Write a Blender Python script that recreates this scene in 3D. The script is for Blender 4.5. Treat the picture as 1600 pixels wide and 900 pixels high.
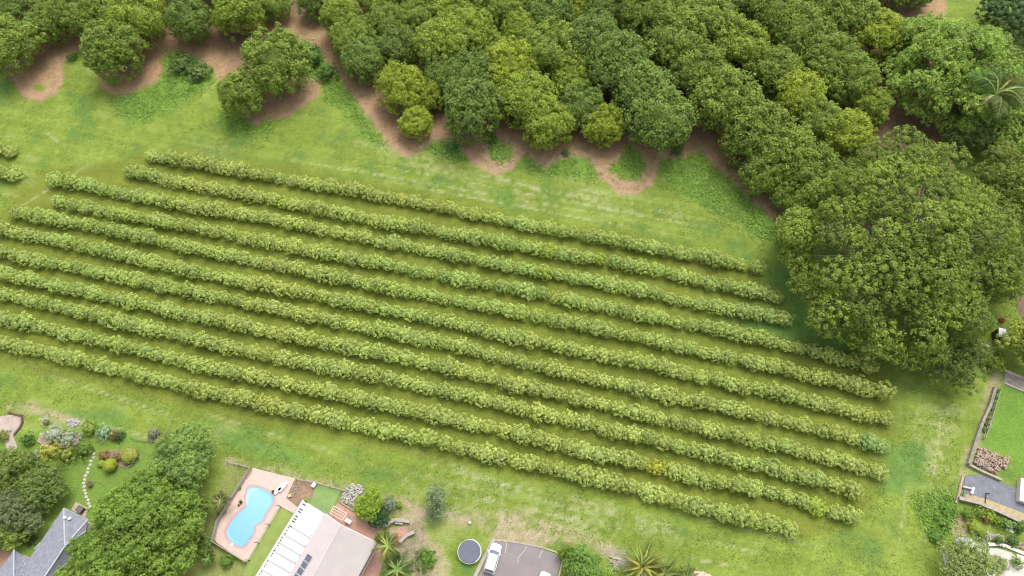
import bpy, math, random
import numpy as np
from mathutils import Vector

for o in list(bpy.data.objects):
    bpy.data.objects.remove(o)
S = bpy.context.scene
COL = S.collection
R = math.radians

# ------------------------------------------------------------------ camera, sky, sun, exposure
CAM_H, PITCH, FPX = 110.0, R(62), 1081.0
cd = bpy.data.cameras.new('camera'); cam = bpy.data.objects.new('camera', cd); COL.objects.link(cam)
cam.location = (0, 0, CAM_H); cam.rotation_euler = (R(90) - PITCH, 0, 0)
cd.sensor_width = 36; cd.lens = 36 * FPX / 1600; cd.clip_start = 1; cd.clip_end = 5000
S.camera = cam
SUN_EL, SUN_AZ = R(64), R(25)          # azimuth from +Y towards +X
w = bpy.data.worlds.new('World'); S.world = w; w.use_nodes = True
nt = w.node_tree; bg = nt.nodes['Background']
sky = nt.nodes.new('ShaderNodeTexSky'); sky.sky_type = 'NISHITA'; sky.sun_disc = False
sky.sun_elevation = SUN_EL; sky.sun_rotation = SUN_AZ; sky.air_density = 1.0; sky.dust_density = 3.5; sky.ozone_density = 1.0
hs = nt.nodes.new('ShaderNodeHueSaturation'); hs.inputs['Saturation'].default_value = 0.30   # overcast: greyer sky
nt.links.new(sky.outputs[0], hs.inputs['Color']); nt.links.new(hs.outputs[0], bg.inputs[0])
bg.inputs[1].default_value = 0.15
sd = bpy.data.lights.new('sun', 'SUN'); sun = bpy.data.objects.new('sun', sd); COL.objects.link(sun)
sd.energy = 1.15; sd.angle = R(30); sd.color = (1.0, 0.96, 0.90)
sdir = Vector((math.sin(SUN_AZ) * math.cos(SUN_EL), math.cos(SUN_AZ) * math.cos(SUN_EL), math.sin(SUN_EL)))
sun.rotation_euler = sdir.to_track_quat('Z', 'Y').to_euler(); sun.location = (0, 60, 90)
S.view_settings.view_transform = 'Standard'; S.view_settings.look = 'None'
S.view_settings.exposure = 0.85; S.view_settings.gamma = 1
S.render.engine = 'CYCLES'
S.cycles.filter_width = 1.1
S.cycles.max_bounces = 8; S.cycles.diffuse_bounces = 4; S.cycles.transparent_max_bounces = 8

# ------------------------------------------------------------------ ground points from map positions
SP, CP = math.sin(PITCH), math.cos(PITCH)
def P(u, v, z=0.0):
    """point of the place that lies at height z where survey position (u, v) falls"""
    x, y = (u - 800) / FPX, (450 - v) / FPX
    d = Vector((x, CP + y * SP, -SP + y * CP))
    t = (z - CAM_H) / d.z
    return Vector((d.x * t, d.y * t, z))
def scl(v, z=0.0):
    x, y = 0, (450 - v) / FPX
    return FPX * (SP - y * CP) / (CAM_H - z)      # survey units per metre
def UV(X, Y):                                       # inverse of P at z=0
    dz = -CAM_H
    depth = Y * CP - dz * SP
    yy = (Y * SP + dz * CP) / depth
    return 800 + FPX * X / depth, 450 - FPX * yy

# ------------------------------------------------------------------ noise
def vnoise(x, y, seed=0):
    xi, yi = np.floor(x).astype(np.int64), np.floor(y).astype(np.int64)
    fx, fy = x - xi, y - yi
    fx = fx * fx * (3 - 2 * fx); fy = fy * fy * (3 - 2 * fy)
    def h(a, b):
        n = (a * 374761393 + b * 668265263 + seed * 974711) & 0x7fffffff
        n = ((n ^ (n >> 13)) * 1274126177) & 0x7fffffff
        return ((n ^ (n >> 16)) & 0xffff) / 65535.0
    return (h(xi, yi) * (1 - fx) + h(xi + 1, yi) * fx) * (1 - fy) + (h(xi, yi + 1) * (1 - fx) + h(xi + 1, yi + 1) * fx) * fy
def fbm(x, y, seed=0, o=4):
    s, a, t = 0, 1.0, 0
    for k in range(o):
        s = s + a * vnoise(x * 2 ** k + 17.3 * k, y * 2 ** k - 9.1 * k, seed + k); t += a; a *= 0.55
    return s / t
def sdf(u, v, poly):
    """signed distance to polygon, negative inside"""
    p = np.array(poly, float); d2 = np.full(u.shape, 1e18); ins = np.zeros(u.shape, bool)
    for i in range(len(p)):
        ax, ay = p[i]; bx, by = p[(i + 1) % len(p)]
        ex, ey = bx - ax, by - ay; wx, wy = u - ax, v - ay
        t = np.clip((wx * ex + wy * ey) / (ex * ex + ey * ey + 1e-9), 0, 1)
        d2 = np.minimum(d2, (wx - ex * t) ** 2 + (wy - ey * t) ** 2)
        c = ((ay <= v) & (by > v)) | ((by <= v) & (ay > v))
        if ay != by:
            ins ^= c & (u < ax + (v - ay) / (by - ay) * ex)
    d = np.sqrt(d2)
    return np.where(ins, -d, d)

# ------------------------------------------------------------------ materials
MATS = {}
def newmat(name):
    m = bpy.data.materials.new(name); m.use_nodes = True
    return m, m.node_tree, m.node_tree.nodes['Principled BSDF']
def surf(name, rgb, rough=0.8, var=0.15, scale=3.0, bump=0.0, metal=0.0, spec=0.3, alpha=1.0, trans=0.0):
    """plain surface with procedural mottling"""
    if name in MATS: return MATS[name]
    m, t, b = newmat(name)
    tc = t.nodes.new('ShaderNodeTexCoord')
    n = t.nodes.new('ShaderNodeTexNoise'); n.inputs['Scale'].default_value = scale; n.inputs['Detail'].default_value = 6
    t.links.new(tc.outputs['Object'], n.inputs['Vector'])
    r = t.nodes.new('ShaderNodeMapRange'); r.inputs[1].default_value = 0.25; r.inputs[2].default_value = 0.75
    r.inputs[3].default_value = 1 - var; r.inputs[4].default_value = 1 + var
    t.links.new(n.outputs['Fac'], r.inputs[0])
    mx = t.nodes.new('ShaderNodeVectorMath'); mx.operation = 'SCALE'; mx.inputs[0].default_value = rgb
    t.links.new(r.outputs[0], mx.inputs['Scale']); t.links.new(mx.outputs[0], b.inputs['Base Color'])
    b.inputs['Roughness'].default_value = rough; b.inputs['Metallic'].default_value = metal
    b.inputs['Specular IOR Level'].default_value = spec; b.inputs['Alpha'].default_value = alpha
    if trans: b.inputs['Transmission Weight'].default_value = trans
    if bump:
        bp = t.nodes.new('ShaderNodeBump'); bp.inputs['Strength'].default_value = bump; bp.inputs['Distance'].default_value = 0.1
        t.links.new(n.outputs['Fac'], bp.inputs['Height']); t.links.new(bp.outputs[0], b.inputs['Normal'])
    MATS[name] = m
    return m
def leafmat():
    m, t, b = newmat('leaf')
    oi = t.nodes.new('ShaderNodeObjectInfo')
    at = t.nodes.new('ShaderNodeAttribute'); at.attribute_name = 'tint'
    r = t.nodes.new('ShaderNodeMapRange'); r.inputs[3].default_value = 0.42; r.inputs[4].default_value = 1.68
    t.links.new(at.outputs['Fac'], r.inputs[0])
    sc = t.nodes.new('ShaderNodeVectorMath'); sc.operation = 'SCALE'
    t.links.new(oi.outputs['Color'], sc.inputs[0]); t.links.new(r.outputs[0], sc.inputs['Scale'])
    mx = t.nodes.new('ShaderNodeMix'); mx.data_type = 'RGBA'; mx.blend_type = 'MULTIPLY'; mx.inputs[7].default_value = (1.08, 1.02, 0.74, 1)
    t.links.new(at.outputs['Fac'], mx.inputs[0]); t.links.new(sc.outputs[0], mx.inputs[6])
    t.links.new(mx.outputs[2], b.inputs['Base Color']); b.inputs['Roughness'].default_value = 0.55; b.inputs['Specular IOR Level'].default_value = 0.25
    tr = t.nodes.new('ShaderNodeBsdfTranslucent'); t.links.new(mx.outputs[2], tr.inputs['Color'])
    ms = t.nodes.new('ShaderNodeMixShader'); ms.inputs[0].default_value = 0.35
    t.links.new(b.outputs[0], ms.inputs[1]); t.links.new(tr.outputs[0], ms.inputs[2])
    t.links.new(ms.outputs[0], t.nodes['Material Output'].inputs['Surface'])
    return m
LEAF = leafmat()
def groundmat():
    m, t, b = newmat('ground_cover')
    at = t.nodes.new('ShaderNodeAttribute'); at.attribute_name = 'col'
    tc = t.nodes.new('ShaderNodeTexCoord')
    acc = None
    for sc_, lo, hi in ((1.6, 0.84, 1.16), (5.0, 0.66, 1.34)):
        n = t.nodes.new('ShaderNodeTexNoise'); n.inputs['Scale'].default_value = sc_; n.inputs['Detail'].default_value = 8; n.inputs['Roughness'].default_value = 0.65
        t.links.new(tc.outputs['Object'], n.inputs['Vector'])
        r = t.nodes.new('ShaderNodeMapRange'); r.inputs[1].default_value = 0.3; r.inputs[2].default_value = 0.7
        r.inputs[3].default_value = lo; r.inputs[4].default_value = hi
        t.links.new(n.outputs['Fac'], r.inputs[0])
        sc = t.nodes.new('ShaderNodeVectorMath'); sc.operation = 'SCALE'
        t.links.new((acc or at.outputs['Color']), sc.inputs[0]); t.links.new(r.outputs[0], sc.inputs['Scale']); acc = sc.outputs[0]
    t.links.new(acc, b.inputs['Base Color']); b.inputs['Roughness'].default_value = 0.95; b.inputs['Specular IOR Level'].default_value = 0.1
    bp = t.nodes.new('ShaderNodeBump'); bp.inputs['Strength'].default_value = 0.5; bp.inputs['Distance'].default_value = 0.12
    t.links.new(n.outputs['Fac'], bp.inputs['Height']); t.links.new(bp.outputs[0], b.inputs['Normal'])
    return m
GROUND = groundmat()

M_bark = surf('bark', (0.20, 0.17, 0.14), 0.9, 0.3, 4, 0.5)
M_pale_bark = surf('pale_bark', (0.30, 0.28, 0.25), 0.9, 0.25, 3, 0.4)
M_concrete = surf('concrete', (0.36, 0.32, 0.29), 0.9, 0.15, 2, 0.2)
M_asphalt = surf('asphalt', (0.23, 0.20, 0.20), 0.92, 0.10, 0.5, 0.1)
M_crack = surf('crack_filler', (0.42, 0.39, 0.36), 0.9, 0.2, 4)
M_deck = surf('pool_paving', (0.54, 0.40, 0.345), 0.85, 0.10, 1.2, 0.1)
M_coping = surf('pool_coping', (0.52, 0.29, 0.27), 0.8, 0.08, 2)
M_white = surf('white_paint', (0.80, 0.80, 0.80), 0.45, 0.04, 2)
M_whiteroof = surf('white_sheeting', (0.55, 0.54, 0.57), 0.5, 0.08, 0.7)
M_cream = surf('cream_roof_sheet', (0.47, 0.41, 0.40), 0.6, 0.07, 0.5)
M_cream2 = surf('fawn_roof_sheet', (0.40, 0.355, 0.335), 0.6, 0.08, 0.5)
M_wall = surf('render_wall', (0.62, 0.55, 0.48), 0.85, 0.06, 1)
M_tile = surf('grey_roof_tile', (0.22, 0.23, 0.265), 0.7, 0.22, 2.0, 0.3)
M_ridge = surf('ridge_tile', (0.36, 0.37, 0.41), 0.7, 0.1, 3)
M_dark = surf('dark_metal', (0.05, 0.05, 0.055), 0.5, 0.1, 3)
M_grey = surf('grey_metal', (0.42, 0.41, 0.42), 0.5, 0.08, 3)
M_solar = surf('solar_cell', (0.10, 0.11, 0.15), 0.25, 0.1, 5, spec=0.5)
M_brick = surf('red_paving', (0.42, 0.25, 0.19), 0.9, 0.15, 2.5, 0.2)
M_timber = surf('weathered_timber', (0.36, 0.31, 0.26), 0.9, 0.25, 3, 0.3)
M_pinkwall = surf('pink_render', (0.45, 0.31, 0.27), 0.85, 0.08, 2)
M_stone = surf('rubble_stone', (0.38, 0.29, 0.23), 0.9, 0.35, 1.3, 0.3)
M_palestone = surf('pale_stone', (0.46, 0.43, 0.38), 0.9, 0.2, 1.5, 0.3)
M_slab = surf('grey_slab', (0.17, 0.175, 0.20), 0.85, 0.2, 0.8, 0.2)
M_mat = surf('trampoline_mat', (0.12, 0.13, 0.17), 0.75, 0.08, 2)
M_pad = surf('trampoline_pad', (0.42, 0.43, 0.40), 0.6, 0.08, 2)
M_orange = surf('orange_plastic', (0.70, 0.22, 0.12), 0.6, 0.08, 3)
M_red = surf('red_lens', (0.45, 0.03, 0.03), 0.3, 0.05, 3)
M_carwhite = surf('car_paint_white', (0.80, 0.80, 0.81), 0.25, 0.02, 1, spec=0.5)
M_glass = surf('tinted_glass', (0.16, 0.19, 0.22), 0.12, 0.05, 1, spec=0.6)
M_clear = surf('fence_glass', (0.75, 0.85, 0.82), 0.05, 0.02, 1, spec=0.5, alpha=0.18)
M_rubber = surf('rubber', (0.03, 0.03, 0.03), 0.9, 0.1, 3)
M_brown = surf('brown_paint', (0.12, 0.07, 0.05), 0.7, 0.15, 3)
M_soil = surf('garden_soil', (0.27, 0.18, 0.12), 0.95, 0.3, 1.5, 0.5)

# ------------------------------------------------------------------ object helpers
def tag(o, label=None, cat=None, group=None, kind=None):
    if label: o['label'] = label
    if cat: o['category'] = cat
    if group: o['group'] = group
    if kind: o['kind'] = kind
    return o
def link(name, data, parent=None, loc=None):
    o = bpy.data.objects.new(name, data); COL.objects.link(o)
    if parent is not None: o.parent = parent
    if loc is not None: o.location = loc
    return o
def empty(name, loc, rz=0.0, label=None, cat=None, group=None):
    o = link(name, None, None, loc); o.rotation_euler = (0, 0, rz); o.empty_display_size = 0.5
    return tag(o, label, cat, group)
class MB:
    """collects solids into one mesh; points are relative to origin o"""
    def __init__(s, o=(0, 0, 0)): s.v = []; s.f = []; s.o = Vector(o)
    def add(s, vs, fs):
        n = len(s.v); s.v += [Vector(q) - s.o for q in vs]; s.f += [tuple(n + i for i in f) for f in fs]; return s
    def prism(s, pts, z0, z1):
        pts = [Vector(q) for q in pts]
        a = sum(pts[i].x * pts[(i + 1) % len(pts)].y - pts[(i + 1) % len(pts)].x * pts[i].y for i in range(len(pts)))
        if a < 0: pts = pts[::-1]
        n = len(pts)
        vs = [(q.x, q.y, z0) for q in pts] + [(q.x, q.y, z1) for q in pts]
        fs = [tuple(range(n - 1, -1, -1)), tuple(range(n, 2 * n))] + [(i, (i + 1) % n, n + (i + 1) % n, n + i) for i in range(n)]
        return s.add(vs, fs)
    def box(s, c, sx, sy, sz, rz=0.0):          # c = centre of the base
        c = Vector(c); ca, sa = math.cos(rz), math.sin(rz)
        pts = [Vector((c.x + ca * x * sx / 2 - sa * y * sy / 2, c.y + sa * x * sx / 2 + ca * y * sy / 2, 0)) for x, y in ((-1, -1), (1, -1), (1, 1), (-1, 1))]
        return s.prism(pts, c.z, c.z + sz)
    def bar(s, a, b, wd, h):                     # rectangular bar from a to b, base at a.z/b.z
        a, b = Vector(a), Vector(b); d = (b - a); d.z = 0
        n = Vector((-d.y, d.x, 0)).normalized() * wd / 2; up = Vector((0, 0, h))
        vs = [a - n, a + n, b + n, b - n, a - n + up, a + n + up, b + n + up, b - n + up]
        return s.add(vs, [(0, 1, 2, 3), (7, 6, 5, 4), (0, 4, 5, 1), (1, 5, 6, 2), (2, 6, 7, 3), (3, 7, 4, 0)])
    def tube(s, pts, rads, k=6, cap=True):
        pts = [Vector(q) for q in pts]; base = len(s.v); rings = []
        for i, q in enumerate(pts):
            d = (pts[min(i + 1, len(pts) - 1)] - pts[max(i - 1, 0)]).normalized()
            x = d.cross(Vector((0.31, 0.17, 0.93) if abs(d.z) < 0.9 else (1, 0, 0))).normalized(); y = d.cross(x)
            rings.append([q + (x * math.cos(2 * math.pi * j / k) + y * math.sin(2 * math.pi * j / k)) * rads[i] for j in range(k)])
        vs = [q for r in rings for q in r]; fs = []
        for i in range(len(pts) - 1):
            for j in range(k):
                fs.append((i * k + j, i * k + (j + 1) % k, (i + 1) * k + (j + 1) % k, (i + 1) * k + j))
        if cap: fs += [tuple(range(k - 1, -1, -1)), tuple((len(pts) - 1) * k + j for j in range(k))]
        return s.add(vs, fs)
    def mesh(s, name, mat, smooth=False):
        me = bpy.data.meshes.new(name); me.from_pydata([tuple(q) for q in s.v], [], s.f); me.materials.append(mat)
        if smooth: me.polygons.foreach_set('use_smooth', [True] * len(me.polygons))
        me.update(); return me
    def build(s, name, mat, parent=None, smooth=False, kind=None):
        o = link(name, s.mesh(name, mat, smooth), parent)
        if parent is None: o.location = s.o
        if kind: o['kind'] = kind
        return o

def quads_mesh(name, V, tint, mat, extra=None):
    """V (n,4,3) float, tint (n)"""
    n = len(V); co = V.reshape(-1, 3); nq = n
    li = np.arange(4 * n, dtype=np.int32); tn = np.repeat(tint, 4)
    if extra is not None:                           # (verts, quads, tint value)
        ev, ef, et = extra
        li = np.concatenate([li, (ef + 4 * n).astype(np.int32).ravel()]); nq += len(ef)
        co = np.concatenate([co, ev]); tn = np.concatenate([tn, np.full(len(ev), et)])
    me = bpy.data.meshes.new(name)
    me.vertices.add(len(co)); me.vertices.foreach_set('co', co.astype(np.float32).ravel())
    me.loops.add(len(li)); me.loops.foreach_set('vertex_index', li)
    me.polygons.add(nq); me.polygons.foreach_set('loop_start', np.arange(nq, dtype=np.int32) * 4)
    try: me.polygons.foreach_set('loop_total', np.full(nq, 4, np.int32))
    except Exception: pass
    a = me.attributes.new('tint', 'FLOAT', 'POINT'); a.data.foreach_set('value', np.clip(tn, 0, 1).astype(np.float32))
    me.materials.append(mat); me.update(calc_edges=True)
    return me
def unit(a): return a / (np.linalg.norm(a, axis=-1, keepdims=True) + 1e-9)
def leaves(rng, C, N, size, width=0.55):
    n = len(C); N = unit(N); t = unit(np.cross(N, unit(rng.normal(size=(n, 3))))); b = np.cross(N, t)
    L = (size * rng.uniform(0.6, 1.25, n))[:, None]
    return np.stack([C - t * L * 0.5, C + b * L * 0.5 * width, C + t * L * 0.5, C - b * L * 0.5 * width], 1)
def hull(radii, cz, f, rng, nu=18, nv=10, c=(0, 0)):
    ph = rng.uniform(0, 6.28, 6)
    vs = []; fs = []
    for i in range(nv + 1):
        th = math.pi * i / nv
        for j in range(nu):
            a = 2 * math.pi * j / nu
            k = f * (1 + 0.07 * math.sin(3 * a + ph[0]) * math.sin(th) + 0.06 * math.sin(5 * a + ph[1]) * math.sin(2 * th + ph[2]))
            vs.append((c[0] + radii[0] * k * math.sin(th) * math.cos(a), c[1] + radii[1] * k * math.sin(th) * math.sin(a), cz + radii[2] * k * math.cos(th)))
    for i in range(nv):
        for j in range(nu):
            fs.append((i * nu + j, (i + 1) * nu + j, (i + 1) * nu + (j + 1) % nu, i * nu + (j + 1) % nu))
    return np.array(vs), np.array(fs)
def blob(rng, nc, lpc, radii, clump, leaf, cz, lump=0.12, low=-0.7, c=(0, 0), width=0.55, inner=0.25):
    """leaf quads on clumps spread over an ellipsoid, plus some inside"""
    i = np.arange(nc) + 0.5; ph = np.arccos(1 - 2 * i / nc); th = math.pi * (1 + 5 ** 0.5) * i
    D = np.stack([np.cos(th) * np.sin(ph), np.sin(th) * np.sin(ph), np.cos(ph)], 1) + rng.normal(size=(nc, 3)) * 0.10
    D = unit(D); D = D[D[:, 2] > low]; nc = len(D)
    k = 1 + lump * (2 * fbm(D[:, 0] * 1.8 + 5, D[:, 1] * 1.8 + D[:, 2] * 2.3, int(rng.integers(1e6)), 2) - 1) * 2 + rng.normal(size=nc) * 0.055
    rad = np.array(radii); C = D * rad * k[:, None] * 0.9; C[:, 2] += cz; C[:, 0] += c[0]; C[:, 1] += c[1]
    cr = clump * rng.uniform(0.7, 1.3, nc); ct = rng.uniform(0.2, 0.8, nc)
    idx = np.repeat(np.arange(nc), lpc); n = len(idx)
    outw = unit(D / rad)[idx]
    d = unit(unit(rng.normal(size=(n, 3))) + outw * 0.55)
    rr = cr[idx] * np.where(rng.random(n) < inner, rng.uniform(0.1, 0.7, n), rng.uniform(0.8, 1.05, n))
    pos = C[idx] + d * rr[:, None]
    Nn = d * 0.8 + rng.normal(size=(n, 3)) * 0.52 + outw * 0.3 + np.array([0, 0, 0.48])
    tint = 0.5 * ct[idx] + 0.5 * rng.random(n)
    keep = pos[:, 2] > 0.05
    return leaves(rng, pos[keep], Nn[keep], leaf, width), tint[keep]

def tree_trunk(rng, H, spread, r0, nl, mat, top=0.75):
    b = MB(); fork = H * 0.22
    b.tube([(0, 0, -0.3), (0, 0, 0.15), (rng.normal() * 0.05, rng.normal() * 0.05, fork)], [r0 * 1.5, r0 * 1.1, r0 * 0.85], 8)
    for i in range(nl):
        a = 2 * math.pi * (i + rng.uniform(-0.3, 0.3)) / nl; e = spread * rng.uniform(0.5, 0.85); z1 = H * rng.uniform(0.45, top)
        p0 = Vector((0, 0, fork * 0.9)); p2 = Vector((math.cos(a) * e, math.sin(a) * e, z1)); p1 = p0.lerp(p2, 0.5) + Vector((0, 0, H * 0.08))
        b.tube([p0, p1, p2], [r0 * 0.6, r0 * 0.4, r0 * 0.12], 6)
        for q in range(2):
            a2 = a + rng.uniform(-0.8, 0.8); p3 = p1 + Vector((math.cos(a2), math.sin(a2), 0.5)) * spread * rng.uniform(0.25, 0.4)
            b.tube([p1, p3], [r0 * 0.3, r0 * 0.08], 5)
    return b.mesh('trunk', mat, True)

# ------------------------------------------------------------------ ground colours (what grows or lies where)
DIRT_EDGE = [(-60, 75), (7, 103), (20, 130), (40, 155), (63, 158), (87, 147), (100, 127), (100, 97), (117, 83), (140, 74), (150, 100), (155, 122), (163, 140), (183, 150), (213, 142), (247, 127), (255, 110),
    (250, 90), (277, 80), (307, 90), (330, 107), (337, 123), (347, 137), (375, 150), (385, 188), (395, 196), (424, 188), (453, 183), (473, 167), (499, 150), (504, 127), (490, 122), (470, 118), (455, 85), (440, 62), (479, 62),
    (502, 84), (517, 107), (545, 141), (569, 176), (589, 202), (606, 228), (635, 246), (652, 240), (673, 223), (693, 217), (710, 223), (730, 247), (757, 267), (780, 272), (803, 263), (813, 247),
    (823, 242), (837, 257), (850, 267), (867, 253), (903, 243), (920, 249), (939, 281), (968, 304), (996, 304), (1021, 288), (1030, 263), (1034, 249), (1063, 249), (1095, 238), (1113, 256),
    (1142, 281), (1170, 313), (1188, 327), (1214, 352), (1241, 372), (1260, 345), (1330, 400), (1480, 330), (1500, 200), (1470, 90), (1478, 20), (1485, -300), (-300, -300)]
ISLANDS = [[(763, 216), (780, 222), (803, 230), (797, 247), (780, 255), (767, 250)], [(984, 228), (1003, 245), (1008, 263), (996, 281), (975, 283), (953, 263), (968, 249)], [(48, 133), (62, 131), (74, 135), (66, 143), (54, 141)]]
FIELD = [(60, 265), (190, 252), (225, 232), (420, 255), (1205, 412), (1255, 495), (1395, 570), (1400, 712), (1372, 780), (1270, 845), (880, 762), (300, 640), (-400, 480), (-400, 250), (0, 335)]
LUSH = [[(262, 78), (290, 85), (335, 118), (318, 142), (270, 165), (225, 190), (190, 178), (175, 160), (215, 150), (255, 128)],
    [(455, 60), (480, 62), (503, 88), (530, 128), (560, 172), (596, 222), (585, 226), (545, 180), (512, 152), (505, 128), (470, 118)],
    [(660, 232), (693, 217), (712, 226), (725, 248), (700, 252)], [(763, 214), (780, 222), (803, 230), (797, 247), (780, 255), (767, 250)],
    [(820, 243), (836, 258), (850, 268), (868, 254), (900, 245), (925, 262), (935, 278), (880, 275), (830, 268)],
    [(984, 226), (1003, 245), (1008, 263), (996, 281), (975, 283), (953, 263), (968, 249)],
    [(1036, 251), (1095, 240), (1142, 283), (1188, 329), (1240, 376), (1225, 395), (1150, 345), (1100, 320), (1036, 285)],
    [(1430, 780), (1470, 770), (1500, 770), (1490, 815), (1470, 850), (1450, 835)], [(350, 175), (385, 190), (430, 190), (420, 212), (360, 205)]]
MID = [[(1100, 470), (1250, 490), (1390, 570), (1300, 560), (1180, 520)], [(330, 665), (420, 690), (500, 730), (430, 720), (350, 690)], [(100, 640), (190, 640), (205, 665), (140, 660)], [(1380, 690), (1450, 690), (1440, 760), (1370, 770)], [(1190, 420), (1260, 400), (1300, 520), (1240, 500)]]
SOIL = [[(4, 625), (60, 632), (128, 652), (134, 664), (95, 660), (60, 648), (20, 642)], [(350, 715), (395, 722), (490, 745), (570, 765), (700, 795), (790, 800), (870, 815), (985, 860), (990, 872), (930, 862), (870, 850),
    (850, 856), (780, 842), (700, 812), (640, 805), (520, 765), (400, 735), (350, 728)], [(640, 820), (690, 850), (706, 880), (700, 910), (640, 910), (620, 850)],
    [(785, 800), (850, 815), (885, 850), (840, 855), (780, 840)], [(560, 762), (640, 775), (665, 800), (660, 900), (560, 905), (580, 850), (540, 800)], [(1545, 600), (1560, 560), (1566, 590), (1505, 775), (1496, 772)]]
DRY = [[(300, 225), (350, 228), (352, 243), (305, 240)], [(880, 270), (960, 300), (1100, 340), (1100, 352), (900, 320)], [(560, 180), (640, 235), (740, 262), (700, 280), (560, 220)], [(1440, 640), (1500, 640), (1470, 760), (1440, 760)],
    [(810, 800), (900, 780), (1060, 830), (1060, 850), (900, 830)], [(610, 740), (700, 745), (800, 770), (780, 790), (640, 770)]]
YARDS = [[(0, 690), (35, 680), (140, 660), (240, 690), (240, 905), (0, 905)]]
BACKYARD = [(355, 735), (398, 735), (370, 800), (330, 855), (400, 888), (460, 770), (480, 770), (410, 905), (270, 905), (330, 800)]
YARD_R = [(1566, 600), (1610, 612), (1610, 750), (1578, 735), (1575, 712), (1530, 695), (1548, 640)]

MOWN = [(390, 238, 1000, 345), (500, 240, 1190, 372), (560, 275, 1140, 384), (700, 262, 1000, 330), (760, 268, 860, 305), (610, 690, 900, 800), (700, 735, 980, 800), (880, 782, 1080, 830), (960, 810, 1250, 880),
    (300, 640, 560, 720), (60, 640, 260, 690), (820, 790, 960, 838), (1000, 860, 1180, 890), (640, 715, 830, 775), (1440, 600, 1400, 880), (1478, 600, 1440, 880), (120, 240, 60, 200), (0, 560, 300, 660), (1060, 800, 1300, 860), (150, 250, 20, 330)]
def ground_colour(X, Y):
    U, V = UV(X, Y)
    wob = (fbm(X * 0.35, Y * 0.35, 3, 4) - 0.5)
    U2 = U + 26 * wob; V2 = V + 22 * (fbm(X * 0.35 + 50, Y * 0.35, 9, 4) - 0.5)
    def m(poly, soft, off=0.0): return np.clip(0.5 - (sdf(U2, V2, poly) + off) / soft, 0, 1)[..., None]
    n1 = fbm(X * 0.06, Y * 0.06, 11, 4)[..., None]; n2 = fbm(X * 0.28, Y * 0.28, 21, 4)[..., None]; n3 = fbm(X * 1.3, Y * 1.3, 31, 3)[..., None]
    # streaks along the planting direction
    ca, sa = math.cos(R(-12)), math.sin(R(-12))
    a, b = X * ca + Y * sa, -X * sa + Y * ca
    st = fbm(a * 0.045, b * 1.3, 41, 4)[..., None]
    c3 = lambda *t: np.array(t)
    base = c3(0.252, 0.325, 0.064) * (1 - n1) + c3(0.208, 0.300, 0.042) * n1
    col = base * (0.52 + 0.48 * n2 + 0.34 * n3) * (0.80 + 0.4 * st)
    dryn = np.clip((n1 * 0.6 + n2 * 0.5 + st * 0.35 - 0.80) * 5, 0, 1)
    col = col * (1 - 0.55 * dryn) + c3(0.35, 0.36, 0.155) * 0.55 * dryn
    lushn = np.clip((0.44 - n2 * 0.7 - fbm(X * 0.09 + 7, Y * 0.09, 51, 3)[..., None] * 0.3) * 7, 0, 1)
    col = col * (1 - 0.6 * lushn) + c3(0.12, 0.24, 0.06) * 0.6 * lushn
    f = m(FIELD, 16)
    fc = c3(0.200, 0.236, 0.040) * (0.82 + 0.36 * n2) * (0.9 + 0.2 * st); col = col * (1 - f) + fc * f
    for p in DRY:
        k = m(p, 26) * np.clip((n3 * 0.8 + st * 0.8 - 0.72) * 3, 0, 1); col = col * (1 - 0.7 * k) + c3(0.42, 0.41, 0.22) * 0.7 * k
    for (x0, y0, x1, y1) in MOWN:                         # wheel and mower lines, broken up
        dx, dy = x1 - x0, y1 - y0; L = math.hypot(dx, dy); t_ = ((U - x0) * dx + (V - y0) * dy) / L ** 2
        d = np.abs((U - x0) * dy - (V - y0) * dx) / L + 3 * (n2[..., 0] - 0.5)
        k = (np.clip(1.6 - np.abs(d) / 1.7, 0, 1) * np.clip(4 * t_, 0, 1) * np.clip(4 * (1 - t_), 0, 1))[..., None] * np.clip((n3 + n2 - 0.85) * 3, 0, 1)
        col = col * (1 - 0.75 * k) + c3(0.44, 0.44, 0.24) * 0.75 * k
    for p in MID:
        k = m(p, 24) * 0.8; col = col * (1 - k) + c3(0.13, 0.25, 0.06) * (0.7 + 0.6 * n3) * k
    for p in LUSH:
        k = m(p, 14); col = col * (1 - k) + c3(0.17, 0.29, 0.05) * (0.7 + 0.6 * n3) * k
    for p in YARDS:
        k = m(p, 6); col = col * (1 - k) + c3(0.185, 0.29, 0.055) * (0.85 + 0.3 * n2) * k
    k = m(BACKYARD, 6); col = col * (1 - k) + c3(0.25, 0.28, 0.085) * (0.75 + 0.5 * n2) * k
    k = m(YARD_R, 4); col = col * (1 - k) + c3(0.17, 0.30, 0.05) * (0.85 + 0.3 * n2) * k
    for i, p in enumerate(SOIL):
        k = m(p, 12) * (0.15 + 0.85 * np.clip((n3 * 0.6 + n2 * 0.9 - 0.62) * 4, 0, 1)); k = k * 0.75; col = col * (1 - k) + c3(0.45, 0.36, 0.24) * (0.8 + 0.4 * n3) * k
    wx = 9 * (fbm(X * 0.9, Y * 0.9, 91, 4) - 0.5); U3, V3 = U + wx, V + 9 * (fbm(X * 0.9 + 30, Y * 0.9, 92, 4) - 0.5)
    sd = sdf(U3, V3, DIRT_EDGE)
    for p in ISLANDS: sd = np.maximum(sd, -sdf(U3, V3, p))
    k = np.clip(0.5 - sd / 5, 0, 1)[..., None]
    deep = np.clip((-sd - 14) / 40, 0, 1)[..., None]                 # leaf litter and tree shade, both painted dark under the orchard
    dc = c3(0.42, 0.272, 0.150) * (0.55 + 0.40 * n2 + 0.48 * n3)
    dc = dc * (1 - 0.8 * deep) + c3(0.17, 0.115, 0.075) * 0.8 * deep
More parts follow.
